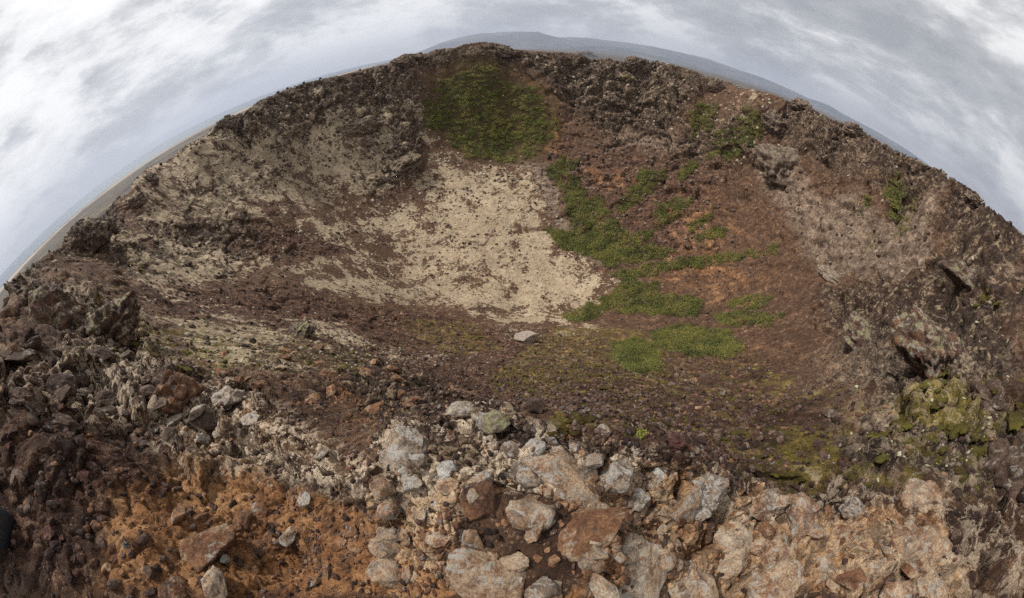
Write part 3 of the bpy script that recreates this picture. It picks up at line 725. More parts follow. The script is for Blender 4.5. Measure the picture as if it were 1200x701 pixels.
crag(106, 290, 46, 46, 'blocky lichened crag with a dark undercut on the left rim skyline', seed=1)
crag(131, 270, 20, 22, 'square crag just right of the blocky undercut crag', seed=2)
crag(161, 238, 24, 18, 'stepped crag on the left rim between the square crag and the tall shoulder', seed=3)
crag(180, 214, 18, 18, 'tall narrow shoulder crag on the left rim skyline', seed=4)
crag(268, 150, 24, 22, 'rounded dark crag where the left rim meets the plain', seed=5)
crag(300, 134, 26, 16, 'low dark crag on the left rim above the lichen slope', seed=6)
crag(70, 385, 70, 60, 'near dark crag with a hollow at its foot on the left ridge', seed=7, mat='cragn')
crag(140, 390, 80, 56, 'steep grey crag with yellow moss sloping down from the left ridge', seed=8, mat='cragn')
crag(425, 150, 60, 22, 'dark ledge breaking out of the pale slope on the far left wall', seed=9, depth=.5)
crag(470, 196, 50, 24, 'low dark outcrop at the left edge of the crater floor', seed=10)
crag(350, 392, 40, 20, 'moss-topped hump on the near left slope', seed=11)
crag(475, 74, 30, 16, 'dark notch-sided crag left of the far summit', seed=12)
crag(590, 62, 26, 14, 'twin knob of the far rim right of the highest crag', seed=14)
crag(742, 78, 22, 18, 'knob with yellow moss on the far right rim', seed=15)
crag(688, 66, 26, 12, 'low dark block on the far rim above the beige plain', seed=16)
crag(838, 104, 18, 18, 'dark knob on the right rim above the two green patches', seed=17)
crag(905, 148, 36, 28, 'dark overhanging crag beside the larger upper green patch', seed=18)
crag(912, 205, 64, 48, 'fractured pale grey outcrop at the head of the grey slab', mat='crag2', seed=19)
crag(940, 128, 26, 16, 'jagged block on the right rim skyline', seed=20)
crag(1000, 155, 26, 16, 'brown-topped crag on the right rim near the last mountain', seed=21)
crag(1140, 236, 20, 10, 'ochre-tinted knob high on the right rim', seed=22)
crag(975, 330, 50, 20, 'grey ledge at the foot of the grey slab', mat='crag2', seed=23, depth=.6)
crag(1010, 400, 60, 30, 'dark broken ledge above the orange scree', seed=24)
crag(1090, 420, 90, 60, 'near grey spur crusted with pale lichen on the right', mat='cragn', seed=25)
crag(1130, 335, 60, 30, 'dark lichened outcrop on the right wall above the spur', seed=26)
say('crags')

# ------------------------------------------------------------------ stones, cushions: uncountable stuff
def scatter(name, pts, sizes, mat, sub=1, protos=6, flat_=.7, seed=1, facets=8, rough=0., smooth=False, kind='stuff', normals_=None, lift=.15, sharp=1., tumble=0.):
    rg = np.random.default_rng(seed)
    Vs, Fs = [], []
    base = [stone(sub, seed*50+i, facets=facets, rough=rough, sz=1., sharp=sharp) for i in range(protos)]
    nv = len(base[0][0]); F0 = base[0][1]
    pid = rg.integers(0, protos, len(pts))
    B = np.stack([b_[0] for b_ in base])[pid]                      # n,nv,3
    S = sizes[:, None]*np.stack([rg.uniform(.8, 1.25, len(pts)), rg.uniform(.6, 1, len(pts)), np.full(len(pts), flat_)*rg.uniform(.7, 1.2, len(pts))], -1)
    bf_ = bedf(np.arctan2(pts[:, 0], pts[:, 1]))*(np.hypot(pts[:, 0], pts[:, 1]) < 25)
    S[:, 2] *= 1-.5*bf_
    B = B*S[:, None]
    a = rg.uniform(0, 2*np.pi, len(pts)); ca, sa = np.cos(a)[:, None], np.sin(a)[:, None]
    if tumble:
        ti = rg.normal(0, 1, len(pts))*tumble*(1-.85*bf_); ct, st_ = np.cos(ti)[:, None], np.sin(ti)[:, None]
        B = np.stack([B[..., 0], B[..., 1]*ct-B[..., 2]*st_, B[..., 1]*st_+B[..., 2]*ct], -1)
    X = B[..., 0]*ca-B[..., 1]*sa; Y = B[..., 0]*sa+B[..., 1]*ca; Zb = B[..., 2]
    if normals_ is not None:
        Nn = normals_+np.array([0, 0, 3.])*bf_[:, None]; Nn = Nn/np.linalg.norm(Nn, axis=1, keepdims=True)
        Tt = np.cross(Nn, np.array([.3, .9, .1])); Tt /= np.linalg.norm(Tt, axis=1, keepdims=True); Bt = np.cross(Nn, Tt)
        W = X[..., None]*Tt[:, None]+Y[..., None]*Bt[:, None]+Zb[..., None]*Nn[:, None]
        W += pts[:, None]+Nn[:, None]*(sizes*lift)[:, None, None]
    else:
        W = np.stack([X, Y, Zb], -1)+pts[:, None]
    FF = (F0[None]+np.arange(len(pts))[:, None, None]*nv).reshape(-1, 3)
    m = big_mesh(name, W.reshape(-1, 3), FF, smooth)
    o = link(name, m, mat); tag(o, kind=kind)
    return o
# sample surface vertices of the grid (bearing/ln-distance uniform) and weight by zone
Nd = normals(Vt).reshape(-1, 3)
cell = flat(astep*dstep)
vis = (np.abs(flat(azd)) < 122)
def pick(weight, n_, rmin, rmax, seed):
    """random surface spots, weight per square metre"""
    rg = np.random.default_rng(seed)
    w = weight*cell*vis*(rf > rmin)*(rf < rmax); w = w/w.sum()
    idx = rg.choice(len(w), size=n_, p=w)
    return Pd[idx]+rg.normal(size=(n_, 3))*spc[idx][:, None]*.3, Nd[idx], rf[idx]
def sizes_for(r, lo, hi, seed, pw=3.):
    rg = np.random.default_rng(seed); u = rg.random(len(r)); return lo+(hi-lo)*u**pw
loose = (.35+.7*c['red']+.05*c['orange']+.3*c['crag'])*(1-.8*c['tan'])
p, nn, rr = pick(loose/(rf**2+.5), 32000, .10, 14, 3)
sz = sizes_for(rr, .0035, .034, 4, 5.)*np.clip(rr/1.3, .8, 5)**.75
o = scatter('scoria_gravel', p, sz.astype(f32), MT['scoria'], 2, 8, .75, 2, rough=.16, normals_=nn, tumble=.9, facets=7)
p, nn, rr = pick((.15+c['orange']+.12*c['tan'])/(rf**2+.5), 8000, .10, 8, 13)
sz = sizes_for(rr, .003, .026, 14, 5.)*np.clip(rr/1.3, .8, 4)**.75
scatter('orange_gravel', p, sz.astype(f32), MT['rustgrav'], 2, 8, .75, 12, rough=.16, normals_=nn, tumble=.9, facets=7)
p, nn, rr = pick((.12+.7*c['red']+.5*c['orange']+.6*c['grey']+.7*c['crag']+.9*c['cream']*np.clip(fbm(Pf, 7., 3, 81)*3-.2, 0, 1))*np.clip(1-c['humus'], 0, 1)/(rf), 60000, 12, 150, 23)
sz = sizes_for(rr, .07, .8, 24, 8.)*np.clip(rr/90, .35, 1.3)
scatter('scree_stones', p, sz.astype(f32), MT['far_stone'], 1, 8, .75, 22, normals_=nn)
say('gravel')
def soft_material(name, ramp, scale=8., bump=.02):
    N_ = NT(name); geo = N_.n('ShaderNodeNewGeometry').outputs['Position']
    n1 = N_.noise(geo, scale, 7, .65); n2 = N_.noise(geo, scale*9, 6, .75); n0 = N_.noise(geo, scale*.12, 3, .6)
    f = N_.mix(.4, N_.mix(.4, n1, n2), n0)
    bs = N_.n('ShaderNodeBsdfPrincipled', {'Base Color': N_.ramp(f, *ramp), 'Roughness': .95, 'Specular IOR Level': .1})
    b1 = N_.n('ShaderNodeBump', {'Height': n2, 'Distance': bump, 'Strength': 1.})
    N_.t.links.new(b1.outputs[0], bs.inputs['Normal'])
    N_.n('ShaderNodeOutputMaterial', {'Surface': bs.outputs[0]}); return N_.m
M_lichen = soft_material('pale_lichen', ((.38, (.15, .12, .085)), (.5, (.33, .28, .20)), (.62, (.50, .44, .33))), 3., .05)
M_lichen_n = soft_material('pale_lichen_near', ((.38, (.20, .18, .10)), (.5, (.36, .33, .21)), (.62, (.52, .49, .35))), 18., .012)
M_moss = soft_material('yellow_moss', ((.36, (.028, .024, .010)), (.5, (.080, .068, .020)), (.64, (.17, .15, .04))), 14., .015)
p, nn, rr = pick((.02+np.clip(c['cream'], 0, 1))*(1-c['humus'])/(rf), 11000, 14, 150, 33)
sz = sizes_for(rr, .10, .7, 34, 5.)*np.clip(rr/90, .4, 1.3)
scatter('lichen_cushions', p, sz.astype(f32), M_lichen, 1, 6, .55, 32, facets=3, smooth=True, normals_=nn, sharp=.5, lift=0.)
p, nn, rr = pick((c['cream']+.22*c['white']*c['crag'])/(rf**1.6), 2600, 1.5, 14, 43)
sz = sizes_for(rr, .005, .022, 44, 4.)*np.clip(rr/2.5, .8, 4)
scatter('near_lichen_cushions', p, sz.astype(f32), M_lichen_n, 3, 6, .38, 42, facets=3, rough=.5, smooth=True, normals_=nn, sharp=.5, lift=.1)
mo_ = np.clip(fbm(Pf, 1.3, 4, 61)*3+.1, 0, 1)
p, nn, rr = pick(mo_*c['moss']**2/(rf**1.5), 5000, 1.2, 16, 53)
sz = sizes_for(rr, .006, .028, 54, 2.5)*np.clip(rr/2.2, .8, 5)
scatter('moss_cushions', p, sz.astype(f32), M_moss, 2, 6, .55, 52, facets=3, rough=.2, smooth=True, normals_=nn, sharp=.5, lift=.05)
say('cushions')

# ------------------------------------------------------------------ shrubs
def leaf_material(name, ramp, scale):
    N_ = NT(name); geo = N_.n('ShaderNodeNewGeometry').outputs['Position']
    n1 = N_.cn(N_.noise(geo, scale, 6, .65), 1.5); n2 = N_.noise(geo, scale*12, 3, .7); isl = N_.n('ShaderNodeNewGeometry').outputs['Random Per Island']
    f = N_.math('ADD', N_.mix(.4, n1, n2), N_.math('MULTIPLY', N_.math('SUBTRACT', isl, .5), .16))
    col = N_.ramp(f, *ramp)
    bs = N_.n('ShaderNodeBsdfPrincipled', {'Base Color': col, 'Roughness': .6, 'Specular IOR Level': .2})
    tr = N_.n('ShaderNodeBsdfTranslucent', {'Color': col})
    mx = N_.n('ShaderNodeMixShader', {0: .3, 1: bs.outputs[0], 2: tr.outputs[0]})
    N_.n('ShaderNodeOutputMaterial', {'Surface': mx.outputs[0]}); return N_.m
L_dark = leaf_material('birch_scrub_leaves', ((.26, (.030, .042, .012)), (.40, (.085, .115, .026)), (.50, (.185, .205, .045)), (.60, (.33, .30, .08)), (.74, (.26, .15, .06))), .16)
L_mid = leaf_material('low_shrub_leaves', ((.30, (.044, .052, .017)), (.44, (.108, .120, .032)), (.55, (.19, .185, .048)), (.66, (.26, .22, .065)), (.76, (.20, .12, .05))), .3)
L_lime = leaf_material('lime_leaves', ((.34, (.10, .12, .02)), (.5, (.22, .25, .04)), (.66, (.40, .38, .09))), 9.)
W_stem = rock_material('twig_bark', R_dark, amount=0)
def shrub(poly, label, mat, bush, leaves, leaf, hgt, cat='shrub patch', name='shrub_patch', kind=None, group=None, seed=1, density=1.):
    """bushes filling a plan area; each bush a dome of small leaves"""
    rg = np.random.default_rng(seed)
    P_ = []
    for (x, y) in poly:
        h = at(x, y)
        if h: P_.append((h[0].x, h[0].y))
    P_ = np.array(P_)
    nb_b = bush*2.0
    lo, hi = P_.min(0)-nb_b, P_.max(0)+nb_b
    m_ = np.nonzero((Pd[:, 0] > lo[0]) & (Pd[:, 0] < hi[0]) & (Pd[:, 1] > lo[1]) & (Pd[:, 1] < hi[1]) & (rf < 170))[0]
    Q = Pd[m_].astype(float); sd_ = seed*3.1
    Qn = np.stack([Q[:, 0]/(bush*3), Q[:, 1]/(bush*3), Q[:, 0]*0+sd_], -1)
    xx = Q[:, 0]+perlin(Qn, 7)*bush*.9; yy = Q[:, 1]+perlin(Qn+40, 7)*bush*.9
    ins = np.zeros(len(Q), bool)
    for i_ in range(len(P_)):
        x1, y1 = P_[i_]; x2, y2 = P_[i_-1]
        if y1 == y2: continue
        ins ^= ((y1 > yy) != (y2 > yy)) & (xx < (x2-x1)*(yy-y1)/(y2-y1)+x1)
    m_ = m_[ins]; w_ = cell[m_]; area = w_.sum()
    nb = max(3, int(area/(bush*bush*.8)*density))
    C = Pd[rg.choice(m_, size=nb, p=w_/area)].astype(float)
    org = C.mean(0); say('%s %d bushes %.0f m2' % (name, nb, area))
    br = bush*np.clip(rg.lognormal(-.35, .42, nb), .25, 1.6)
    n_ = nb*leaves; bi = np.repeat(np.arange(nb), leaves)
    U = rg.normal(size=(n_, 3)); U /= np.linalg.norm(U, axis=1, keepdims=True); U[:, 2] = np.abs(U[:, 2])
    rad = rg.uniform(.55, 1.05, n_)
    wob_ = 1+.35*perlin((U*1.7+bi[:, None]*3.7).astype(f32), 3)
    Pp = C[bi]+U*(rad*wob_)[:, None]*np.stack([br[bi], br[bi], br[bi]*hgt], -1)
    nl = U+rg.normal(size=(n_, 3))*.5+np.array([0, 0, .4]); nl /= np.linalg.norm(nl, axis=1, keepdims=True)
    Tt = np.cross(nl, rg.normal(size=(n_, 3))); Tt /= np.linalg.norm(Tt, axis=1, keepdims=True); Bt = np.cross(nl, Tt)
    s_ = leaf*rg.uniform(.6, 1.3, n_)[:, None]
    quad = np.stack([Pp-Tt*s_, Pp-Bt*s_*.55, Pp+Tt*s_, Pp+Bt*s_*.55], 1).reshape(-1, 3)-org
    o = link(name, big_mesh(name, quad, np.arange(n_*4).reshape(-1, 4), False), mat); o.location = org
    tag(o, label, cat, group, kind)
    return o
shrub(THICKET, 'dense dark green scrub filling the hollow below the far rim', L_dark, 1.7, 110, .17, .8, 'scrub', 'scrub_thicket', seed=5)
SH = [
 ([(497,120),(515,118),(518,150),(500,142)], 'thin strip of green scrub left of the dense far thicket'),
 ([(808,132),(826,122),(842,128),(832,150),(812,156)], 'small green patch high on the right wall, upper of the two by the dark crag'),
 ([(828,182),(840,160),(868,142),(898,152),(884,168),(850,184)], 'larger green patch high on the right wall beside the dark crag'),
 ([(641,200),(658,186),(678,190),(664,204),(646,208)], 'short green patch right of the thicket foot'),
 ([(655,215),(672,212),(690,225),(676,238),(660,232)], 'small green patch at the upper right edge of the pale floor'),
 ([(665,240),(700,235),(712,250),(690,262),(668,258)], 'bush patch on the floor edge above the long green strips'),
 ([(722,240),(742,220),(778,206),(782,212),(752,232),(728,248)], 'slanting green strip pointing up the right wall'),
 ([(765,252),(790,235),(812,236),(800,246),(775,258)], 'olive patch beyond the slanting green strip'),
 ([(806,262),(830,248),(838,246),(832,256),(812,268)], 'narrow green streak above the small lens-shaped patch'),
 ([(815,280),(835,266),(858,268),(842,278),(820,286)], 'small lens-shaped green patch on the right slope'),
 ([(672,265),(720,258),(740,275),(770,270),(740,295),(700,290),(680,285)], 'broad green mat at the right foot of the pale floor'),
 ([(720,300),(760,288),(790,296),(760,306),(730,310)], 'flat green mat above the longest strip'),
 ([(715,322),(790,305),(850,295),(905,287),(908,296),(860,304),(790,318),(740,330)], 'longest green strip running right across the slope'),
 ([(705,352),(735,330),(770,332),(772,344),(820,350),(815,372),(760,370),(720,362)], 'wide green mat below the longest strip'),
 ([(662,370),(690,355),(715,358),(700,374),(672,378)], 'dark green patch at the near right corner of the pale floor'),
 ([(855,352),(880,345),(902,350),(890,362),(858,362)], 'small green oval above the flat oval on the right slope'),
 ([(832,370),(870,363),(918,368),(905,382),(850,380)], 'flat green oval on the right slope'),
 ([(765,388),(800,380),(850,388),(872,408),(850,420),(800,415),(770,402)], 'rounded green mat nearest the camera, right of the near bush mat'),
 ([(720,402),(745,396),(774,412),(774,432),(748,438),(722,424)], 'square-shaped green mat nearest the camera'),
 ([(1040,222),(1062,216),(1084,228),(1060,242),(1042,236)], 'pair of small green bushes high on the right wall'),
 ([(1020,262),(1062,262),(1066,280),(1030,286)], 'green tufts on the dark crag right of the grey slab'),
 ([(996,240),(1014,238),(1016,250),(1000,250)], 'tiny green patch on top of the grey slab'),
 ([(640,268),(700,275),(735,292),(716,312),(690,300),(660,290)], 'loose green scrub along the floor edge under the broad mat'),
 ([(752,200),(768,204),(760,214),(748,210)], 'small green dot above the slanting strip'),
 ([(795,205),(812,190),(816,196),(800,210)], 'faint green streak near the top of the orange slope'),
]
for i, (poly, lab) in enumerate(SH):
    gx_, gy_ = sum(p_[0] for p_ in poly)/len(poly), sum(p_[1] for p_ in poly)/len(poly)
    poly = [(gx_+(x_-gx_)*1.06, gy_+(y_-gy_)*(1.3 if gy_ < 260 else 1.0)) for x_, y_ in poly]
    hc = at(sum(p_[0] for p_ in poly)/len(poly), sum(p_[1] for p_ in poly)/len(poly))
    dist = hc[0].length
    s_ = min(1.25, max(.3, dist*.0135))
    shrub(poly, lab, L_mid if i > 2 else L_mid, s_, 50, s_*.14, .65, seed=60+i, group='green shrub patches on the crater walls', density=2.6 if i < 19 else 5.)
say('shrubs')
# near tufts
def tuft(px, py, wpx, label, mat=None, leaf=.10, n_=420, hgt=.6, cat='moss tuft', name='moss_tuft', group=None):
    h = at(px, py)
    if not h: return
    loc, nor = h; r = wpx/FPX*loc.length*.5; rg = np.random.default_rng(int(px*11+py))
    U = rg.normal(size=(n_, 3)); U /= np.linalg.norm(U, axis=1, keepdims=True); U[:, 2] = np.abs(U[:, 2])
    wob_ = 1+.5*perlin((U*1.9+px).astype(f32), 4)
    Pp = U*(rg.uniform(.35, 1.05, n_)*wob_)[:, None]*np.array([r, r*.8, r*hgt])
    nl = U+rg.normal(size=(n_, 3))*.6; nl /= np.linalg.norm(nl, axis=1, keepdims=True)
    Tt = np.cross(nl, rg.normal(size=(n_, 3))); Tt /= np.linalg.norm(Tt, axis=1, keepdims=True); Bt = np.cross(nl, Tt)
    s_ = (leaf*r*rg.uniform(.5, 1.3, n_))[:, None]
    quad = np.stack([Pp-Tt*s_, Pp-Bt*s_*.5, Pp+Tt*s_, Pp+Bt*s_*.5], 1).reshape(-1, 3)
    o = link(name, big_mesh(name, quad, np.arange(n_*4).reshape(-1, 4), False), mat or L_lime)
    o.location = loc; up = Vector((0, 0, 1)).lerp(nor, .7); o.rotation_euler = up.to_track_quat('Z', 'Y').to_euler()
    tag(o, label, cat, group)
tuft(749, 511, 26, 'bright lime-green tuft on the gravel behind the lip')
M_mossl = leaf_material('olive_moss', ((.34, (.06, .055, .012)), (.48, (.14, .13, .025)), (.6, (.25, .23, .04)), (.7, (.33, .27, .06))), 5.)
M_mossp = soft_material('olive_moss_cushion', ((.32, (.030, .022, .010)), (.44, (.060, .042, .015)), (.52, (.095, .080, .020)), (.60, (.15, .13, .030)), (.70, (.28, .24, .06))), 16., .02)
TF = [(680,492,40),(760,492,50),(660,500,26),(855,520,28),(872,530,24),(905,525,30),(890,548,34),(925,555,30),(865,508,24),(1060,490,60),(1100,470,50),(1160,480,60),(1120,500,50),(1060,520,50),(1100,545,46),(1150,530,40),(1000,560,30),(960,520,24),(1108,435,26),(1085,450,26),(150,400,30),(200,405,36),(120,365,26),(215,430,30),(155,310,18),(600,450,36),(700,440,26),(710,455,22),(780,448,26),(560,395,26),(545,405,22),(1190,490,40),(930,535,24),(480,400,18),(735,90,10),(1155,350,24)]
TF = [(x_+dx_, y_+dy_, w_*k_) for (x_, y_, w_) in TF for dx_, dy_, k_ in ((0, 0, .62), (w_*.55, w_*.22, .42), (-w_*.5, w_*.30, .36), (w_*.1, -w_*.42, .3))]
for i, (x, y, w) in enumerate(TF):
    h = at(x, y)
    if not h: continue
    loc, nor = h; r = w/FPX*loc.length*.5; rg = np.random.default_rng(int(abs(x*11+y)))
    V, Fc = ICO[4]; V = V.copy(); W = V.astype(f32)+x
    rad = 1+1.3*fbm(W*np.array([1, 1, .2], f32), .9, 3, 5); lump = .5+.5*fbm(W, .33, 4, 8)*2.2
    V = V*rad[:, None]; V[:, 2] = V[:, 2]*(.10+.20*np.clip(lump, 0, 1.4))
    V *= r
    n_ = 900; pk = rg.integers(0, len(V), n_); U = V[pk]/r; U[:, 2] = np.abs(U[:, 2])
    nl = U*np.array([.6, .6, 2.])+rg.normal(size=(n_, 3))*.7; nl /= np.linalg.norm(nl, axis=1, keepdims=True)
    Tt = np.cross(nl, rg.normal(size=(n_, 3))); Tt /= np.linalg.norm(Tt, axis=1, keepdims=True); Bt = np.cross(nl, Tt)
    q_ = (V[pk]+rg.normal(size=(n_, 3))*.03*r)+nl*r*.02; s_ = (.045*r*rg.uniform(.5, 1.4, n_))[:, None]
    quad = np.stack([q_-Tt*s_, q_-Bt*s_*.6, q_+Tt*s_, q_+Bt*s_*.6], 1).reshape(-1, 3)
    tri = np.concatenate([Fc, (np.array([[0, 1, 2], [0, 2, 3]])[None]+np.arange(n_)[:, None, None]*4+len(V)).reshape(-1, 3)])
    V = np.concatenate([V, quad])
    o = link('moss_patch', big_mesh('moss_patch', V, tri), M_mossp); o.location = loc-softn(loc)*r*.04
    up = softn(loc); tx = Vector((0, 0, 1)).cross(up)
    tx = tx.normalized() if tx.length > .1 else Vector((1, 0, 0)); ty = up.cross(tx)
    o.rotation_euler = Matrix((tx, ty, up)).transposed().to_euler(); o.scale = (1.35, .62, .8)
    tag(o, 'low olive-yellow moss patch growing between stones', 'moss patch', 'olive moss patches between the stones')

# ------------------------------------------------------------------ black bag by the photographer, cut by the left edge
h = at(3, 612)
if h:
    loc, nor = h; L = loc.length; r = 30/FPX*L
    bm = bmesh.new(); bmesh.ops.create_cube(bm, size=1.)
    bmesh.ops.bevel(bm, geom=bm.edges[:]+bm.verts[:], offset=.28, segments=5, profile=.6, affect='EDGES')
    bmesh.ops.scale(bm, vec=(r*1.5, r*1.0, r*1.9), verts=bm.verts)
    m = bpy.data.meshes.new('pouch'); bm.to_mesh(m); bm.free()
    for p_ in m.polygons: p_.use_smooth = True
    N_ = NT('black_nylon'); geo = N_.n('ShaderNodeNewGeometry').outputs['Position']
    bs = N_.n('ShaderNodeBsdfPrincipled', {'Base Color': N_.ramp(N_.noise(geo, 40, 4), (.4, (.006, .007, .009)), (.6, (.016, .018, .022))), 'Roughness': .6})
    N_.n('ShaderNodeOutputMaterial', {'Surface': bs.outputs[0]})
    o = bpy.data.objects.new('bag', None); COL.objects.link(o)
    side = Vector((loc.x, loc.y, 0)).cross(Vector((0, 0, 1))).normalized()
    o.location = loc + Vector(ray(-14, 612)-ray(3, 612))*L*1.0 + Vector((0, 0, r*.3)); o.rotation_euler = (0, .1, math.atan2(loc.y, loc.x))
    tag(o, 'black rounded bag cut off by the left edge of the picture', 'bag')
    link('body', m, N_.m, o)
    bm = bmesh.new()
    for t_ in (-1, 1):
        pass
    prev = None; rng_ = []
    for i in range(13):
        a = math.pi*i/12; c_ = Vector((r*.5*math.cos(a), 0, r*.95+r*.35*math.sin(a))); ring = []
        for j in range(6):
            b_ = 2*math.pi*j/6; ring.append(bm.verts.new(c_+Vector((math.cos(a)*math.cos(b_), math.sin(b_)*1.6, math.sin(a)*math.cos(b_)))*r*.05))
        if prev:
            for j in range(6): bm.faces.new((prev[j], prev[(j+1) % 6], ring[(j+1) % 6], ring[j]))
        prev = ring
    m2 = bpy.data.meshes.new('handle'); bm.to_mesh(m2); bm.free(); link('handle', m2, N_.m, o)

# ------------------------------------------------------------------ sea, mountains
N_ = NT('sea_water'); geo = N_.n('ShaderNodeNewGeometry').outputs['Position']
bs = N_.n('ShaderNodeBsdfPrincipled', {'Base Color': (.045, .075, .10, 1), 'Roughness': .35, 'IOR': 1.33})
bmp = N_.n('ShaderNodeBump', {'Height': N_.noise(geo, .05, 4, .6), 'Distance': 2., 'Strength': .3})
N_.t.links.new(bmp.outputs[0], bs.inputs['Normal']); N_.n('ShaderNodeOutputMaterial', {'Surface': bs.outputs[0]})
bm = bmesh.new(); bmesh.ops.create_circle(bm, cap_ends=True, segments=128, radius=26000)
m = bpy.data.meshes.new('sea'); bm.to_mesh(m); bm.free(); o = link('sea', m, N_.m); o.location = (0, 0, -97); tag(o, kind='structure')
def mountain(name, azs, elev, dist, depth, seed, mat, rug=.3):
    na, nd = 420, 90
    cc_ = [(conv(a_, -e_), conv(a_, 0)) for a_, e_ in zip(azs, elev)]
    azs = [p_[0][0] for p_ in cc_]; elev = [p_[1][1]-p_[0][1] for p_ in cc_]
    a = np.radians(np.linspace(azs[0], azs[-1], na)); e = np.interp(np.degrees(a), azs, elev)
    u = np.linspace(-1, 1, nd)
    Aa, Uu = np.meshgrid(a, u, indexing='ij'); R_ = dist+Uu*depth
    X, Y = R_*np.sin(Aa), R_*np.cos(Aa)
    H = np.tan(np.radians(e))[:, None]*dist+90
    H = np.where(e[:, None] <= 0, 0, H)
    prof = np.clip(1-np.abs(Uu)**1.25, 0, 1)
    Pm = np.stack([X, Y, X*0], -1).reshape(-1, 3)
    nz = fbm(Pm, 2700., 6, seed, .55).reshape(X.shape); rg_ = (1-np.abs(fbm(Pm, 1300., 6, seed+9, .55).reshape(X.shape))*3)
    Zm = H*prof*(1+rug*.25*nz) + H*rug*.28*(rg_-.6)*np.clip(1-prof, .12, 1)*prof*2
    V = np.stack([X, Y, Zm-96], -1)
    i0 = (np.arange(na-1)[:, None]*nd+np.arange(nd-1)[None]).reshape(-1)
    m = big_mesh(name, V.reshape(-1, 3), np.stack([i0, i0+nd, i0+nd+1, i0+1], -1))
    return tag(link(name, m, mat), kind='structure')
N_ = NT('mountain_slope'); geo = N_.n('ShaderNodeNewGeometry').outputs['Position']
bs = N_.n('ShaderNodeBsdfPrincipled', {'Base Color': N_.ramp(N_.noise(geo, .0006, 9, .65), (.4, (.020, .024, .030)), (.52, (.045, .045, .042)), (.64, (.12, .105, .085))), 'Roughness': .95})
N_.n('ShaderNodeOutputMaterial', {'Surface': bs.outputs[0]}); M_mt = N_.m
mountain('mountain', [-14, -12, -9, -6, -3, 0, 3, 5, 6.2, 8, 11, 14], [0, .35, 1.35, 1.95, 2.25, 2.35, 2.4, 2.35, 1.9, 1.5, .9, 0], 17000, 3800, 3, M_mt)
mountain('hills', [4, 8, 12, 16, 20, 24, 28, 31, 34, 38, 42, 45, 47, 48.5, 51, 55, 60, 66, 74], [.6, 1.55, 1.7, 1.65, 1.75, 1.7, 1.6, 1.5, 1.2, 1.15, .9, .65, .9, 1.0, .65, .6, .65, .45, 0], 20000, 4000, 17, M_mt, .35)
mountain('foothills', [8, 11, 14, 17, 20, 24, 30], [-.1, .3, .75, .8, .45, .2, -.1], 12500, 1600, 27, M_mt, .5)

# ------------------------------------------------------------------ air
bm = bmesh.new(); bmesh.ops.create_cube(bm, size=1.)
m = bpy.data.meshes.new('haze'); bm.to_mesh(m); bm.free()
N_ = NT('air'); vol = N_.n('ShaderNodeVolumePrincipled', {'Color': (.64, .715, .88, 1), 'Density': 5.8e-5, 'Anisotropy': .2})
N_.n('ShaderNodeOutputMaterial', {'Volume': vol.outputs[0]})
o = link('haze', m, N_.m); o.scale = (53000, 53000, 1500); o.location = (0, 0, 1500/2-125); tag(o, kind='stuff')

# ------------------------------------------------------------------ sky and sun
SUN_EL, SUN_AZ = math.radians(48), math.radians(-60)      # azimuth measured from +Y (view) clockwise
w = bpy.data.worlds.new('World'); scene.world = w; w.use_nodes = True
N_ = NT('', w)
sky = N_.n('ShaderNodeTexSky', sky_type='NISHITA', sun_disc=False, sun_elevation=SUN_EL, sun_rotation=SUN_AZ, altitude=100., air_density=1., dust_density=1.5, ozone_density=1.)
d = N_.n('ShaderNodeTexCoord').outputs['Generated']
sx, sy, sz_ = N_.sep(d)
zc = N_.math('ADD', N_.math('MAXIMUM', sz_, 0), .15)
u = N_.math('DIVIDE', sx, zc); v = N_.math('DIVIDE', sy, zc)
pv = N_.n('ShaderNodeCombineXYZ', {0: u, 1: v, 2: 0.}).outputs[0]
n1 = N_.cn(N_.noise(pv, .95, 10, .58, .3), 2.2); n2 = N_.cn(N_.noise(pv, 2.6, 10, .64, .25), 2.); n0 = N_.cn(N_.noise(pv, .55, 3, .5), 1.9)
f = N_.mix(.35, n1, n2); f = N_.mix(.35, f, n0)
ds = N_.n('ShaderNodeMapping', {'Vector': d, 'Scale': (1, 1, 2.6)}).outputs[0]
s1 = N_.cn(N_.noise(ds, 2.6, 10, .60, .25), 2.9); s2 = N_.cn(N_.noise(ds, 7.5, 9, .62, .2), 1.8)
f = N_.mix(.70, f, N_.mix(.30, s1, s2))
f = N_.math('SUBTRACT', f, N_.math('MULTIPLY', sx, .05))
cl = N_.ramp(f, (.22, (3.3, 3.35, 3.45)), (.38, (4.4, 4.42, 4.5)), (.48, (6.1, 6.08, 6.08)), (.55, (7.9, 7.82, 7.7)), (.66, (9.2, 9.1, 8.95)))
hor = N_.mix(N_.step(sx, -.9, .2), (6.2, 6.3, 6.5), (7.6, 7.5, 7.4))
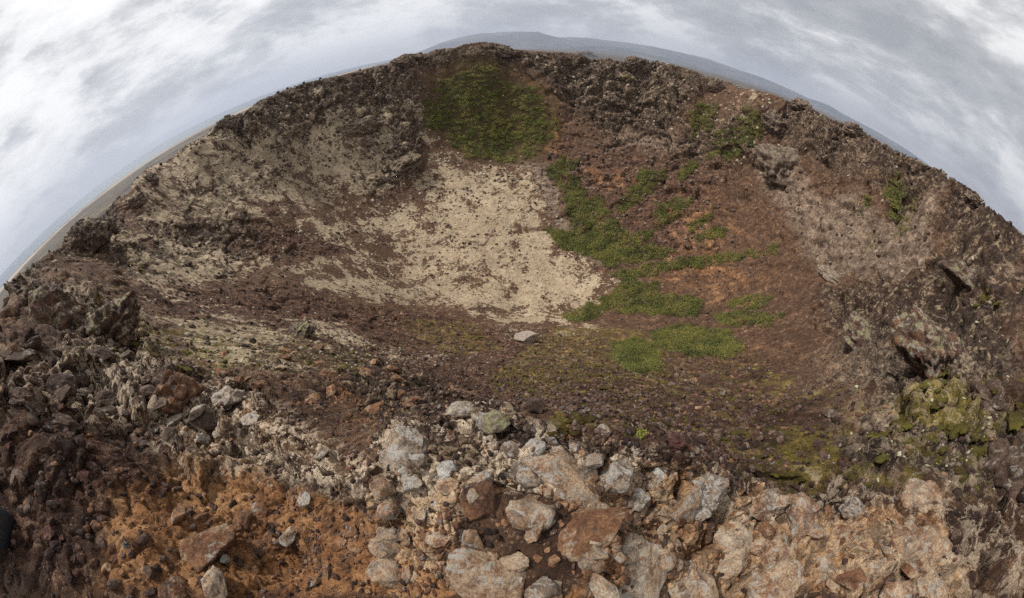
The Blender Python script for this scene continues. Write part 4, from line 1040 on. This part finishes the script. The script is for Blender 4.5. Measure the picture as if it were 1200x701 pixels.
hor = N_.mix(N_.step(n2, .35, .65), hor, (7.4, 7.6, 7.9)) if False else hor
elev = N_.step(N_.math('ADD', sz_, N_.math('MULTIPLY', N_.math('SUBTRACT', n1, .5), .06)), .0, .05)
low = N_.mix(elev, hor, cl)
col = N_.mix(.93, sky.outputs[0], low)
bg = N_.n('ShaderNodeBackground', {'Color': col, 'Strength': .1})
N_.n('ShaderNodeOutputWorld', {'Surface': bg.outputs[0]})
sl = bpy.data.lights.new('sun', 'SUN'); sl.energy = 3.6; sl.angle = math.radians(7); sl.color = (1, .955, .89)
so = bpy.data.objects.new('sun', sl); COL.objects.link(so)
sd = Vector((math.sin(SUN_AZ)*math.cos(SUN_EL), math.cos(SUN_AZ)*math.cos(SUN_EL), math.sin(SUN_EL)))
so.rotation_euler = sd.to_track_quat('Z', 'Y').to_euler()

# ------------------------------------------------------------------ camera
cd_ = bpy.data.cameras.new('camera'); cam = bpy.data.objects.new('camera', cd_); COL.objects.link(cam); scene.camera = cam
cd_.type = 'PANO'; cd_.clip_start = .02; cd_.clip_end = 300000
cd_.sensor_width = 36; cd_.sensor_fit = 'HORIZONTAL'
cd_.panorama_type = 'FISHEYE_LENS_POLYNOMIAL'; cd_.fisheye_fov = 2*math.pi*.98
mm = 36/1200.
cd_.fisheye_polynomial_k0 = 0; cd_.fisheye_polynomial_k1 = -1/(LF*mm); cd_.fisheye_polynomial_k2 = 0
cd_.fisheye_polynomial_k3 = -LC/(LF*mm)**3; cd_.fisheye_polynomial_k4 = 0
cam.rotation_euler = Matrix((RIGHT, UP, -FWD)).transposed().to_euler()
scene.render.engine = 'CYCLES'
cy = scene.cycles; cy.max_bounces = 4; cy.diffuse_bounces = 2; cy.glossy_bounces = 2; cy.transmission_bounces = 2; cy.volume_bounces = 0; cy.transparent_max_bounces = 4
cy.use_denoising = False; cy.denoiser = 'OPENIMAGEDENOISE'
try: cy.denoising_prefilter = 'ACCURATE'
except Exception: pass
vs = scene.view_settings; vs.view_transform = 'Standard'; vs.look = 'None'; vs.gamma = 1; vs.exposure = .30
say('done')
